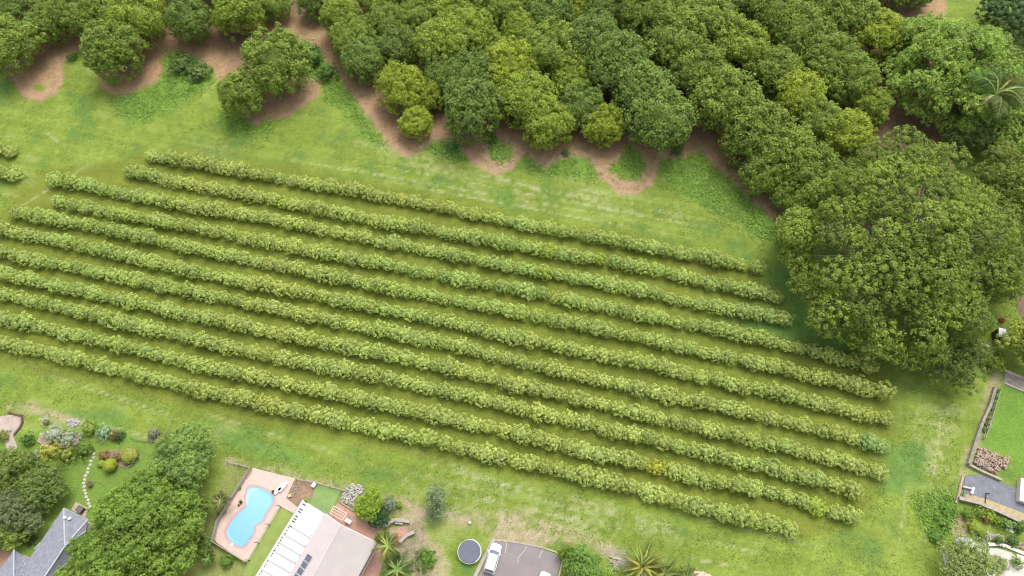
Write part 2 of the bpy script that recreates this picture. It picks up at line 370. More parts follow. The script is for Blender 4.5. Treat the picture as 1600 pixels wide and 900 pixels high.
    edge = np.clip(1 - np.abs(sd + 5) / 6, 0, 1)[..., None] * 0.45 * np.clip((V[..., None] - 60) / 150, 0.3, 1); dc = dc * (1 - edge) + c3(0.50, 0.37, 0.27) * edge
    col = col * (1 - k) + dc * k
    return np.clip(col * 0.79, 0.01, 0.9), sd, U, V

def grid_mesh(name, xs, ys, z, keep=None):
    Xg, Yg = np.meshgrid(xs, ys); col, sd, U, V = ground_colour(Xg, Yg)
    nx, ny = len(xs), len(ys)
    i = np.arange(nx * ny).reshape(ny, nx); q = np.stack([i[:-1, :-1], i[:-1, 1:], i[1:, 1:], i[1:, :-1]], -1).reshape(-1, 4)
    co = np.stack([Xg, Yg, np.full_like(Xg, z)], -1).reshape(-1, 3); cc = col.reshape(-1, 3)
    if keep is not None:
        kk = keep(sd, U, V).reshape(-1); q = q[kk[q].all(1)]
        used = np.unique(q); mp = np.full(len(co), -1); mp[used] = np.arange(len(used)); q = mp[q]; co = co[used]; cc = cc[used]
    me = bpy.data.meshes.new(name)
    me.vertices.add(len(co)); me.vertices.foreach_set('co', co.astype(np.float32).ravel())
    me.loops.add(q.size); me.loops.foreach_set('vertex_index', q.astype(np.int32).ravel())
    me.polygons.add(len(q)); me.polygons.foreach_set('loop_start', np.arange(len(q), dtype=np.int32) * 4)
    me.update(calc_edges=True)
    a = me.attributes.new('col', 'FLOAT_COLOR', 'POINT'); a.data.foreach_set('color', np.concatenate([cc, np.ones((len(cc), 1))], 1).astype(np.float32).ravel())
    me.materials.append(GROUND)
    return tag(link(name, me), kind='structure')
def axis(lo, hi, st, far):
    g = [lo - 0]; k = st
    out = list(np.arange(lo, hi, st)); a, b = [], []
    x = lo
    while x > -far: k *= 1.35; x -= k; a.append(x)
    x = out[-1]; k = st
    while x < far: k *= 1.35; x += k; b.append(x)
    return np.array(a[::-1] + out + b)
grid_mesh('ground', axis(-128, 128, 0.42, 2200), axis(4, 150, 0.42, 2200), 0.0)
grid_mesh('dirt_track', np.arange(-125, 115, 0.3), np.arange(58, 150, 0.3), 0.006, lambda sd, U, V: (sd < -2) & (V > -60))

# ------------------------------------------------------------------ ground cover (uncountable)
def inside(u, v, poly): return sdf(np.array([u], float), np.array([v], float), poly)[0] < 0
def scatter_leaves(name, n, accept, size, hmax, colour, seed, label, cat, box=(-60, 1660, -20, 920), per=5, spread=0.25):
    rng = np.random.default_rng(seed)
    U = rng.uniform(box[0], box[1], n); V = rng.uniform(box[2], box[3], n)
    k = accept(U, V, rng); U, V = U[k], V[k]
    x, y = (U - 800) / FPX, (450 - V) / FPX; dz = -SP + y * CP; t = -CAM_H / dz
    X, Y = x * t, (CP + y * SP) * t
    X = np.repeat(X, per) + rng.normal(size=len(X) * per) * spread; Y = np.repeat(Y, per) + rng.normal(size=len(Y) * per) * spread
    Z = rng.uniform(0.03, 1, len(X)) * np.repeat(rng.uniform(0.3, 1, len(U)), per) * hmax
    N = rng.normal(size=(len(X), 3)) * 0.5 + np.array([0, 0, 1.0])
    Q = leaves(rng, np.stack([X, Y, Z], 1), N, size, 0.6)
    tint = 0.5 * np.repeat(rng.random(len(U)), per) + 0.5 * rng.random(len(X))
    o = link(name, quads_mesh(name, Q, tint, LEAF)); o.color = (*colour, 1)
    return tag(o, label, cat, kind='stuff')
def in_any(polys, grow=0):
    def f(U, V, rng):
        k = np.zeros(U.shape, bool)
        for p in polys: k |= (sdf(U, V, p) < rng.normal(size=U.shape) * 7 - 2) & (fbm(U * 0.09, V * 0.09, 71, 3) > 0.36)
        return k
    return f
scatter_leaves('weeds', 520000, in_any(LUSH), 0.32, 0.4, (0.24, 0.38, 0.085), 5, 'lush green weeds growing thick beside the red dirt track', 'weeds', per=4)
def grassacc(U, V, rng):
    k = sdf(U, V, DIRT_EDGE) > 3
    d = fbm(U * 0.03, V * 0.03, 61, 4); k &= rng.random(U.shape) < np.clip((d - 0.42) * 4, 0.04, 0.8)
    k &= sdf(U, V, [(a, b) for a, b in [(-100, 655), (130, 655), (350, 715), (1000, 870), (1000, 960), (-100, 960)]]) > 0
    k &= sdf(U, V, [(1500, 590), (1700, 590), (1700, 950), (1480, 950), (1500, 770)]) > 0
    return k
scatter_leaves('grass_tufts', 90000, grassacc, 0.24, 0.09, (0.20, 0.30, 0.055), 6, 'short tufts of rough grass over the open paddock', 'grass', per=4)

def litteracc(U, V, rng):
    sd = sdf(U, V, DIRT_EDGE)
    for p in ISLANDS: sd = np.maximum(sd, -sdf(U, V, p))
    return (sd < 1) & (rng.random(U.shape) < np.clip((-sd + 2) / 45, 0.05, 0.8)) & (fbm(U * 0.06, V * 0.06, 81, 3) > 0.38)
scatter_leaves('leaf_litter', 60000, litteracc, 0.22, 0.05, (0.20, 0.125, 0.075), 12, 'fallen brown leaves strewn over the dirt under the orchard', 'leaf litter', box=(-40, 1500, -20, 400), per=3, spread=0.5)

# ------------------------------------------------------------------ hedge rows
YG = (0.415, 0.510, 0.160)
rngB = np.random.default_rng(77)
BUSH = []
for i in range(12):
    rx = rngB.uniform(1.5, 1.85); ry = rngB.uniform(1.08, 1.30); rz = rngB.uniform(1.05, 1.3)
    Q, T = blob(rngB, 64, 30, (rx, ry, rz), 0.27, 0.23, rz + 0.12, 0.22, -0.85, inner=0.15)
    hv, hf = hull((rx, ry, rz), rz + 0.12, 0.62, rngB, 12, 7)
    BUSH.append(quads_mesh('bush', Q, T, LEAF, (hv, hf, 0.4)))
ROWS = [
    ([(234, 243), (300, 254), (400, 271), (600, 307), (700, 325), (800, 346), (1000, 384), (1100, 402), (1194, 421)], [], 'topmost hedge row of the block, nearest the dirt track'),
    ([(202, 268), (300, 288), (400, 306), (600, 347), (700, 364), (800, 382), (1000, 417), (1100, 440), (1215, 463)], [(222, 3)], 'second hedge row from the top, with yellowish bushes midway'),
    ([(84, 280), (300, 323), (400, 338), (600, 377), (700, 397), (800, 416), (1000, 453), (1100, 477), (1240, 501)], [], 'third hedge row from the top, starting left of the second row'),
    ([(88, 314), (98, 317), (122, 322), (300, 354), (400, 374), (600, 413), (700, 432), (800, 450), (1000, 490), (1100, 511), (1200, 532), (1300, 556), (1378, 579)], [(112, 5)], 'fourth hedge row from the top, with a lone bush at its left end'),
    ([(22, 332), (150, 354), (300, 388), (400, 407), (600, 449), (700, 467), (800, 487), (1000, 527), (1100, 550), (1200, 572), (1300, 594), (1378, 613)], [], 'fifth hedge row from the top, ending below the giant tree'),
    ([(-90, 340), (0, 358), (100, 377), (300, 424), (400, 443), (600, 483), (700, 502), (800, 527), (1000, 566), (1100, 590), (1200, 611), (1300, 635), (1386, 656)], [], 'sixth hedge row from the top, middle of the block'),
    ([(-90, 374), (0, 394), (100, 415), (300, 456), (400, 476), (600, 517), (700, 537), (800, 563), (1000, 608), (1100, 629), (1200, 651), (1300, 675), (1394, 699)], [(229, 6)], 'seventh hedge row from the top, with a bluish green right end'),
    ([(-90, 408), (0, 427), (100, 449), (300, 492), (400, 514), (600, 553), (700, 574), (1000, 647), (1100, 669), (1200, 691), (1300, 717), (1371, 736)], [(15, 4)], 'eighth hedge row from the top, fourth from the bottom'),
    ([(-90, 438), (0, 458), (100, 481), (300, 529), (400, 551), (600, 590), (700, 612), (1000, 682), (1100, 707), (1200, 730), (1300, 756), (1347, 770)], [(1308, 6)], 'ninth hedge row from the top, third from the bottom'),
    ([(-90, 473), (0, 496), (100, 519), (300, 567), (400, 590), (600, 632), (700, 653), (1000, 724), (1100, 749), (1200, 768), (1328, 806)], [(500, 2)], 'tenth hedge row from the top, holding one bright yellow bush'),
    ([(-90, 510), (0, 534), (100, 556), (300, 606), (400, 628), (600, 672), (700, 694), (1000, 764), (1100, 793), (1200, 817), (1258, 833)], [], 'bottom hedge row of the block, nearest the houses'),
    ([(-70, 224), (-20, 230), (25, 238)], [], 'short hedge end at the left edge, upper of two'),
    ([(-70, 256), (-20, 264), (24, 273)], [], 'short hedge end at the left edge, lower of two'),
]
SPECIAL = [(9, 1022, 735, (0.42, 0.50, 0.08), 'bright yellow bush', 12), (1, 862, 394, (0.38, 0.46, 0.09), 'yellowish bush', 14), (1, 940, 408, (0.38, 0.46, 0.09), 'yellowish bush', 14), (1, 450, 318, (0.34, 0.47, 0.09), 'bright green bush', 10),
    (6, 1362, 690, (0.35, 0.47, 0.18), 'bluish green bush', 34), (2, 1185, 492, (0.37, 0.48, 0.17), 'bluish green bush', 34), (3, 860, 462, (0.36, 0.47, 0.10), 'bright green bush', 10), (9, 1265, 790, (0.40, 0.50, 0.10), 'bright green bush', 10),
    (2, 860, 427, (0.37, 0.46, 0.10), 'yellowish bush', 12)]
for ri, (pts, gaps, lab) in enumerate(ROWS):
    g = [P(u, v, 1.15) for u, v in pts]; g = [Vector((q.x, q.y, 0)) for q in g]
    mid = g[len(g) // 2]
    hd = empty('hedge_row', mid, 0, 'pale green ' + lab, 'hedge', 'parallel hedge rows across the field')
    seg = [(g[i + 1] - g[i]).length for i in range(len(g) - 1)]; tot = sum(seg); s = 0.6
    rr = random.Random(ri * 7 + 1)
    while s < tot + 0.25:
        t = s; k = 0
        while k < len(seg) - 1 and t > seg[k]: t -= seg[k]; k += 1
        q = g[k].lerp(g[k + 1], t / seg[k]); d = g[k + 1] - g[k]
        u, v = UV(np.array([q.x]), np.array([q.y])); u, v = float(u[0]), float(v[0])
        s += rr.uniform(1.9, 2.9)
        if any(abs(u - gu) < gw for gu, gw in gaps): continue
        o = link('bush', rr.choice(BUSH), hd)
        o.location = q - mid + Vector((rr.uniform(-.12, .12), rr.uniform(-.16, .16), 0))
        o.rotation_euler = (0, 0, math.atan2(d.y, d.x) + rr.choice((0, math.pi)) + rr.uniform(-.2, .2))
        sc = rr.uniform(0.84, 1.10); zz = rr.uniform(0.8, 1.2); o.scale = (sc * 0.97, sc * rr.uniform(0.95, 1.12), sc * zz)
        b = rr.uniform(0.88, 1.12); y = rr.uniform(-0.03, 0.03)
        big = vnoise(np.array([q.x * 0.05]), np.array([q.y * 0.05]), 5)[0]
        c = (YG[0] * b * (0.93 + 0.14 * big) + y * 0.3, YG[1] * b, YG[2] * b - y * 0.3)
        for (sr, su, sv, scol, slab, rad) in SPECIAL:
            if sr == ri and abs(u - su) < rad: c = tuple(x * rr.uniform(0.95, 1.08) for x in scol); o['label'] = slab
        o.color = (*c, 1)

# ------------------------------------------------------------------ orchard trees
CC = {'m': (0.215, 0.305, 0.058), 'b': (0.182, 0.272, 0.062), 'y': (0.262, 0.350, 0.055), 'Y': (0.300, 0.380, 0.050), 'd': (0.10, 0.16, 0.05)}
CNAME = {'m': 'mid green', 'b': 'dark green', 'y': 'light green', 'Y': 'yellow green', 'd': 'dark olive green'}
rngO = np.random.default_rng(5)
CROWN, TRUNK = [], []
for i in range(9):
    rx, ry, rz = rngO.uniform(0.92, 1.06) * 5.6, rngO.uniform(0.92, 1.06) * 5.6, 5.0
    Q, T = blob(rngO, 190, 34, (rx * .93, ry * .93, rz), 0.72, 0.44, rz + 0.45, 0.22, -0.8)
    QQ, TT = [Q], [T]; hv, hf = hull((rx * .93, ry * .93, rz), rz + 0.45, 0.55, rngO); HV, HF, nh = [hv], [hf], len(hv)
    for k in range(8):                                # bulging shoulders so no crown is a ball
        a = k * 0.785 + rngO.uniform(-.35, .35); el = rngO.uniform(-0.1, 0.85); lr = rngO.uniform(1.5, 2.5)
        x, y, z = math.cos(a) * rx * .66 * math.cos(el), math.sin(a) * ry * .66 * math.cos(el), rz + .45 + rz * .62 * math.sin(el)
        Q, T = blob(rngO, 46, 34, (lr, lr * rngO.uniform(.8, 1.1), lr * .9), 0.62, 0.44, z, 0.18, -0.7, (x, y)); QQ.append(Q); TT.append(T)
        hv, hf = hull((lr, lr, lr * .9), z, 0.58, rngO, 10, 6, (x, y)); HV.append(hv); HF.append(hf + nh); nh += len(hv)
    CROWN.append(quads_mesh('crown', np.concatenate(QQ), np.concatenate(TT), LEAF, (np.concatenate(HV), np.concatenate(HF), 0.4)))
    TRUNK.append(tree_trunk(rngO, 9.5, 5.2, 0.24, 6, M_bark))
ORD = ['first', 'second', 'third', 'fourth', 'fifth', 'sixth', 'seventh', 'eighth', 'ninth', 'tenth', 'eleventh', 'twelfth', 'thirteenth', 'fourteenth']
rt = random.Random(3)
def orchard_tree(u, v, wd, c, label, group):
    r = wd / 2 / scl(v, 5) / 5.35
    cz = 5.3 * r
    q = P(u, v, cz); rz = rt.uniform(0, 6.28)
    e = empty('orchard_tree', (q.x, q.y, 0), rz, label, 'tree', group); k = rt.randrange(9)
    o = link('crown', CROWN[k], e); o.scale = (r, r, r * rt.uniform(0.92, 1.06)); b = rt.uniform(0.92, 1.08); o.color = (CC[c][0] * b, CC[c][1] * b, CC[c][2] * b, 1)
    t = link('trunk', TRUNK[k], e); t.scale = (r, r, r)
    return e
LEFT = [(12, 68, 90, 'm', 'above the leftmost dirt bay'), (8, 18, 56, 'b', 'in the top left corner'), (62, 2, 52, 'm', 'right of the narrow track at top left'), (76, 38, 62, 'm', 'above the leftmost dirt bay, right of the track gap'),
    (122, 25, 70, 'm', 'between two mid green crowns near top left'), (163, 28, 44, 'b', 'small crown behind the round tree on the second bay'), (180, 79, 86, 'm', 'standing alone over the second dirt bay'),
    (216, 28, 82, 'y', 'right behind the round tree on the second bay'), (297, 34, 68, 'b', 'narrow crown jutting into the dirt'), (370, 16, 78, 'y', 'broad pale crown above the open dirt patch'),
    (432, 10, 48, 'm', 'just left of the track entering at the top'), (434, 100, 96, 'm', 'larger of the pair on the open dirt'), (378, 150, 72, 'm', 'smaller of the pair on the open dirt'), (490, 8, 46, 'b', 'just right of the track entering at the top'),
    (256, -22, 66, 'm', 'cut by the top edge above the jutting crown'), (330, -26, 66, 'b', 'cut by the top edge beside the pale crown'), (150, -22, 66, 'b', 'cut by the top edge at upper left'), (402, -28, 60, 'b', 'cut by the top edge near the track'), (20, -30, 60, 'b', 'cut by the top left corner')]
for u, v, wd, c, l in LEFT:
    orchard_tree(u, v, wd, c, f'{CNAME[c]} orchard tree {l}', 'trees at the left of the orchard')
OR = [
    [(570, 97, 66, 'b'), (550, 62, 70, 'm'), (534, 32, 66, 'y'), (514, -12, 62, 'm')],
    [(622, 74, 68, 'b'), (608, 38, 66, 'm'), (594, 2, 66, 'y')],
    [(650, 192, 52, 'Y'), (628, 138, 74, 'Y'), (665, 148, 56, 'Y'), (698, 116, 74, 'b'), (690, 72, 88, 'y'), (652, 28, 62, 'm'), (632, -8, 60, 'm')],
    [(738, 172, 92, 'b'), (735, 120, 84, 'b'), (768, 82, 62, 'y'), (735, 60, 78, 'y'), (708, 22, 70, 'y'), (680, -8, 66, 'y')],
    [(858, 197, 74, 'y'), (826, 158, 88, 'y'), (798, 108, 88, 'Y'), (812, 50, 66, 'y'), (780, 12, 80, 'm'), (758, -22, 60, 'm')],
    [(943, 196, 62, 'Y'), (908, 166, 72, 'b'), (894, 122, 66, 'y'), (856, 82, 88, 'm'), (858, 25, 72, 'b'), (835, -12, 66, 'b')],
    [(1032, 188, 100, 'b'), (1002, 142, 100, 'b'), (962, 102, 96, 'b'), (925, 68, 90, 'b'), (905, 24, 50, 'Y'), (945, 14, 74, 'b'), (890, -16, 70, 'b')],
    [(1232, 302, 56, 'm'), (1192, 272, 66, 'm'), (1290, 302, 76, 'm'), (1262, 266, 88, 'm'), (1222, 238, 96, 'm'), (1178, 206, 100, 'm'), (1134, 165, 100, 'm'), (1094, 115, 92, 'm'), (1050, 70, 92, 'm'), (1008, 30, 88, 'm'), (970, -10, 76, 'm')],
    [(1338, 264, 52, 'm'), (1322, 212, 78, 'Y'), (1283, 190, 74, 'm'), (1247, 150, 84, 'Y'), (1212, 115, 84, 'm'), (1158, 74, 90, 'y'), (1104, 34, 92, 'm'), (1060, -8, 84, 'm')],
    [(1362, 167, 58, 'y'), (1328, 122, 84, 'm'), (1292, 96, 88, 'm'), (1250, 55, 92, 'm'), (1205, 22, 88, 'm'), (1150, 2, 74, 'b')],
    [(1410, 70, 64, 'Y'), (1373, 55, 84, 'Y'), (1322, 25, 88, 'm'), (1285, -12, 84, 'm')],
    [(1434, -10, 46, 'b'), (1396, -14, 52, 'b')]]
for i, row in enumerate(OR):
    for j, (u, v, wd, c) in enumerate(row):
        orchard_tree(u, v, wd, c, f'{CNAME[c]} orchard tree, {ORD[j]} back from the track, {ORD[i]} diagonal row from left', 'trees in the diagonal orchard rows')

# ------------------------------------------------------------------ big free-standing trees
def lobed_tree(name, u, v, zc, Rr, H, dome, nl, lobe, flat, ncl, lpc, clump, leaf, colour, label, cat='tree', seed=1, bark=M_bark, r0=0.35, group=None, hullf=0.6, gap=0.0, cvar=0.0, notch=None):
    """crown of many leafy lobes on limbs; dome = how much the crown's rim drops"""
    rng = np.random.default_rng(seed); q = P(u, v, zc)
    e = empty(name, (q.x, q.y, 0), 0, label, cat, group)
    b = MB(); fork = H * 0.25
    b.tube([(0, 0, -0.3), (0, 0, 0.3), (0.1, 0, fork)], [r0 * 1.6, r0 * 1.15, r0 * 0.9], 9)
    Qs, Ts, HV, HF = [], [], [], []; nh = 0
    main = [(rng.uniform(-.3, .3) + 2 * math.pi * k / 6) for k in range(6)]
    for i in range(nl):
        rr = math.sqrt((i + 0.5) / nl); a = i * 2.39996 + rng.uniform(-0.25, 0.25)
        out = 1 + 0.10 * math.sin(3 * a + seed) + 0.07 * math.sin(5 * a + 2 * seed) + rng.normal() * 0.04
        if notch: out *= 1 - notch[1] * math.exp(-(math.remainder(a - notch[0], 2 * math.pi) / 0.50) ** 2)
        x, y = math.cos(a) * rr * Rr * 0.88 * out, math.sin(a) * rr * Rr * 0.88 * out
        z = H - lobe * flat - dome * rr ** 2.2 + rng.normal() * 0.07 * H
        if rng.random() < gap: continue
        lr = lobe * rng.uniform(0.75, 1.25)
        Q, T = blob(rng, ncl, lpc, (lr, lr * rng.uniform(0.8, 1.1), lr * flat), clump, leaf, z, 0.15, -0.6, (x, y), inner=0.35)
        Qs.append(Q); Ts.append(T * (1 - cvar) + cvar * rng.random())
        if hullf:
            hv, hf = hull((lr, lr, lr * flat), z, hullf, rng, 9, 6, (x, y)); HV.append(hv); HF.append(hf + nh); nh += len(hv)
        am = min(main, key=lambda m: abs(math.sin((m - a) / 2)))
        pm = Vector((math.cos(am) * rr * Rr * 0.35, math.sin(am) * rr * Rr * 0.35, fork + (z - fork) * 0.45)); pe = Vector((x, y, z))
        p2 = pm.lerp(pe, 0.55) + Vector((rng.normal() * 0.3, rng.normal() * 0.3, lobe * 0.2))
        b.tube([(0, 0, fork * 0.85), pm, p2, pe], [r0 * 0.42, r0 * 0.34, r0 * 0.2, r0 * 0.06], 5)
        for k in range(3):
            a3 = rng.uniform(0, 6.28); b.tube([p2, pe + Vector((math.cos(a3), math.sin(a3), 0.25)) * lr * 0.8], [r0 * 0.14, r0 * 0.04], 4)
    if dome > 3:                                       # skirt of lower lobes round the rim
        for i in range(int(nl * 0.35)):
            a = 2 * math.pi * i / int(nl * 0.35) + rng.uniform(-.1, .1); nk = 1 - notch[1] * math.exp(-(math.remainder(a - notch[0], 2 * math.pi) / 0.50) ** 2) if notch else 1; x, y = math.cos(a) * Rr * 0.80 * nk, math.sin(a) * Rr * 0.80 * nk
            z = H - dome * 1.35 - rng.uniform(0, 0.10) * H; z = max(z, lobe * flat + 0.4)
            Q, T = blob(rng, ncl, lpc, (lobe, lobe, lobe * flat), clump, leaf, z, 0.15, -0.6, (x, y), inner=0.35); Qs.append(Q); Ts.append(T)
            b.tube([(0, 0, fork), (x * 0.5, y * 0.5, z * 0.8 + fork * 0.3), (x, y, z)], [r0 * 0.35, r0 * 0.2, r0 * 0.06], 5)
    ex = (np.concatenate(HV), np.concatenate(HF), 0.35) if HV else None
    o = link('crown', quads_mesh('crown', np.concatenate(Qs), np.concatenate(Ts), LEAF, ex), e); o.color = (*colour, 1)
    link('trunk', b.mesh('trunk', bark, True), e)
    return e
lobed_tree('shade_tree', 1426, 390, 9, 23.2, 17, 7, 165, 2.6, 0.60, 36, 32, 0.62, 0.44, (0.205, 0.285, 0.052), 'giant spreading shade tree with pale limbs showing through its crown', seed=4, bark=M_pale_bark, r0=0.42, hullf=0.3, gap=0.17, cvar=0.5, notch=(-0.92, 0.46))
lobed_tree('shade_tree', 1592, 300, 7, 8.0, 12, 4, 34, 2.2, 0.62, 32, 32, 0.6, 0.42, (0.195, 0.26, 0.05), 'olive green tree at the right edge merging with the giant shade tree', seed=34, bark=M_pale_bark, r0=0.35, hullf=0.36, cvar=0.35)
lobed_tree('dark_tree', 1512, 205, 4, 5.0, 7, 2, 20, 1.6, 0.65, 24, 30, 0.5, 0.4, (0.13, 0.20, 0.06), 'low dark tree added for the shade between the bright and giant trees', seed=35)  # dark crown added to stand in for shade between the two big trees
lobed_tree('leafy_tree', 1500, 108, 8, 14.5, 15, 7, 85, 1.9, 0.75, 24, 34, 0.6, 0.46, (0.275, 0.405, 0.085), 'broad bright green tree behind the palm in the upper right', seed=8, r0=0.5, cvar=0.3)
lobed_tree('leafy_tree', 1592, 215, 5, 6.5, 9, 3, 22, 1.6, 0.75, 22, 34, 0.5, 0.42, (0.26, 0.39, 0.08), 'bright green tree at the right edge below the palm', seed=9, cvar=0.3)
lobed_tree('leafy_tree', 1598, 22, 6, 9, 11, 4, 34, 1.8, 0.7, 22, 30, 0.5, 0.42, (0.11, 0.19, 0.07), 'dark green tree in the top right corner', seed=10)
lobed_tree('yellow_leaf_tree', 1621, 533, 5, 4.7, 8.0, 3, 34, 1.25, 0.7, 20, 30, 0.42, 0.34, (0.32, 0.39, 0.08), 'yellowish green tree beside the white box at the right edge', seed=12, bark=M_pale_bark, r0=0.2, cvar=0.6)
lobed_tree('yellow_leaf_tree', 1556, 562, 1.8, 1.5, 2.8, 1, 6, 0.9, 0.7, 18, 30, 0.35, 0.28, (0.22, 0.28, 0.05), 'small yellow green tree just below the white box', seed=13, bark=M_pale_bark, r0=0.12)
lobed_tree('leafy_tree', 1490, 560, 4, 5.5, 7, 2, 26, 1.4, 0.6, 20, 28, 0.4, 0.36, (0.15, 0.22, 0.05), 'low olive tree under the lower right rim of the giant tree', seed=14, hullf=0)
lobed_tree('leafy_tree', 222, 832, 6, 8.6, 11.5, 4.5, 60, 1.45, 0.7, 24, 34, 0.5, 0.36, (0.205, 0.320, 0.060), 'large bright green tree beside the grey tiled roof', seed=15, cvar=0.25)
lobed_tree('leafy_tree', 150, 905, 4, 5.2, 7.5, 2.5, 26, 1.35, 0.7, 22, 32, 0.45, 0.34, (0.235, 0.36, 0.07), 'bright green tree overhanging the grey roof at the bottom edge', seed=16)
lobed_tree('leafy_tree', 292, 714, 4, 4.9, 8, 3, 34, 1.2, 0.7, 22, 32, 0.45, 0.32, (0.24, 0.36, 0.10), 'rounded light green tree left of the swimming pool fence', seed=17, cvar=0.3)
lobed_tree('leafy_tree', 306, 800, 2.5, 2.3, 4.5, 1.5, 12, 0.9, 0.7, 18, 28, 0.35, 0.28, (0.17, 0.24, 0.05), 'small yellowish tree between the big tree and the pool', seed=18)
lobed_tree('dark_tree', 14, 742, 4, 4.2, 6.5, 2.5, 28, 1.2, 0.7, 20, 30, 0.42, 0.32, (0.19, 0.26, 0.065), 'olive green tree at the left edge above the darker ones', seed=19)
lobed_tree('dark_tree', 60, 762, 3.2, 3.2, 5.5, 2.5, 28, 1.2, 0.7, 20, 30, 0.42, 0.32, (0.175, 0.26, 0.07), 'dark green tree on the lawn above the grey roof', seed=20)
lobed_tree('dark_tree', 30, 800, 3, 3.8, 5.5, 2, 20, 1.1, 0.7, 20, 30, 0.4, 0.3, (0.18, 0.23, 0.11), 'greyish green tree at the left edge beside the lawn', seed=21)
lobed_tree('leafy_tree', 5, 828, 3, 2.8, 4.5, 1.5, 14, 1.0, 0.7, 20, 30, 0.4, 0.3, (0.28, 0.39, 0.08), 'bright yellow green tree at the left edge above the red path', seed=22)
lobed_tree('leafy_tree', 577, 788, 2.5, 2.0, 4.3, 1.2, 12, 0.8, 0.8, 18, 30, 0.32, 0.26, (0.27, 0.40, 0.05), 'bright lime green tree beside the brick paved yard', seed=23)
lobed_tree('dark_tree', 592, 809, 2, 1.35, 3.2, 0.8, 7, 0.7, 0.8, 18, 30, 0.28, 0.22, (0.055, 0.12, 0.055), 'dark green bushy tree below the lime green one', seed=24)
lobed_tree('grey_leaf_tree', 682, 778, 2.5, 1.5, 5, 1.2, 9, 0.75, 0.8, 16, 24, 0.3, 0.2, (0.25, 0.34, 0.20), 'hazy blue grey tree on the grass above the gravel bed', seed=25, hullf=0.3)
lobed_tree('grey_leaf_tree', 682, 798, 2, 1.4, 3.4, 1.0, 8, 0.7, 0.8, 16, 24, 0.3, 0.2, (0.22, 0.33, 0.17), 'lower half of the grey green tree pair by the gravel bed', seed=26, hullf=0.3)
lobed_tree('leafy_tree', 912, 886, 2, 2.6, 4, 1.6, 20, 0.8, 0.7, 20, 30, 0.32, 0.24, (0.20, 0.34, 0.08), 'dense green tree right of the parking area', seed=27)
lobed_tree('leafy_tree', 886, 866, 1.5, 1.0, 2.4, 0.6, 5, 0.55, 0.8, 18, 28, 0.26, 0.22, (0.15, 0.24, 0.035), 'small round tree at the top corner of the dense clump', seed=28)
lobed_tree('grey_leaf_tree', 1512, 888, 3, 4.2, 6, 2, 24, 1.2, 0.6, 16, 26, 0.4, 0.28, (0.30, 0.38, 0.14), 'pale olive tree over the garden at the bottom right', seed=29, hullf=0.3)

# ------------------------------------------------------------------ shrubs
rngS = np.random.default_rng(41); SHR = []
for i in range(6):
    sx, sy = rngS.uniform(.8, 1.1), rngS.uniform(.8, 1.1); Q, T = blob(rngS, 46, 22, (sx, sy, 0.85), 0.20, 0.21, 0.85, 0.42, -0.8, inner=0.1)
    hv, hf = hull((sx, sy, 0.85), 0.85, 0.60, rngS, 12, 7); SHR.append(quads_mesh('shrub', Q, T, LEAF, (hv, hf, 0.4)))
Q, T = blob(rngS, 150, 40, (1, 1, 0.9), 0.09, 0.09, 0.9, 0.03, -0.8); hv, hf = hull((1, 1, 0.9), 0.9, 0.92, rngS, 18, 10)
CLIP = quads_mesh('shrub', Q, T, LEAF, (hv, hf, 0.5))
def shrub(u, v, rp, colour, label, hz=0.9, sy=1.0, clipped=False, group=None, name='shrub'):
    r = rp / scl(v, 1); q = P(u, v, r * 0.8 * hz)
    o = link(name, CLIP if clipped else SHR[rt.randrange(6)], None, (q.x, q.y, -0.02)); o.scale = (r, r * sy, r * hz); o.rotation_euler = (0, 0, rt.uniform(0, 6.28) if sy == 1 else 0)
    o.color = (*[x * 1.3 for x in colour], 1); return tag(o, label, 'shrub', group)
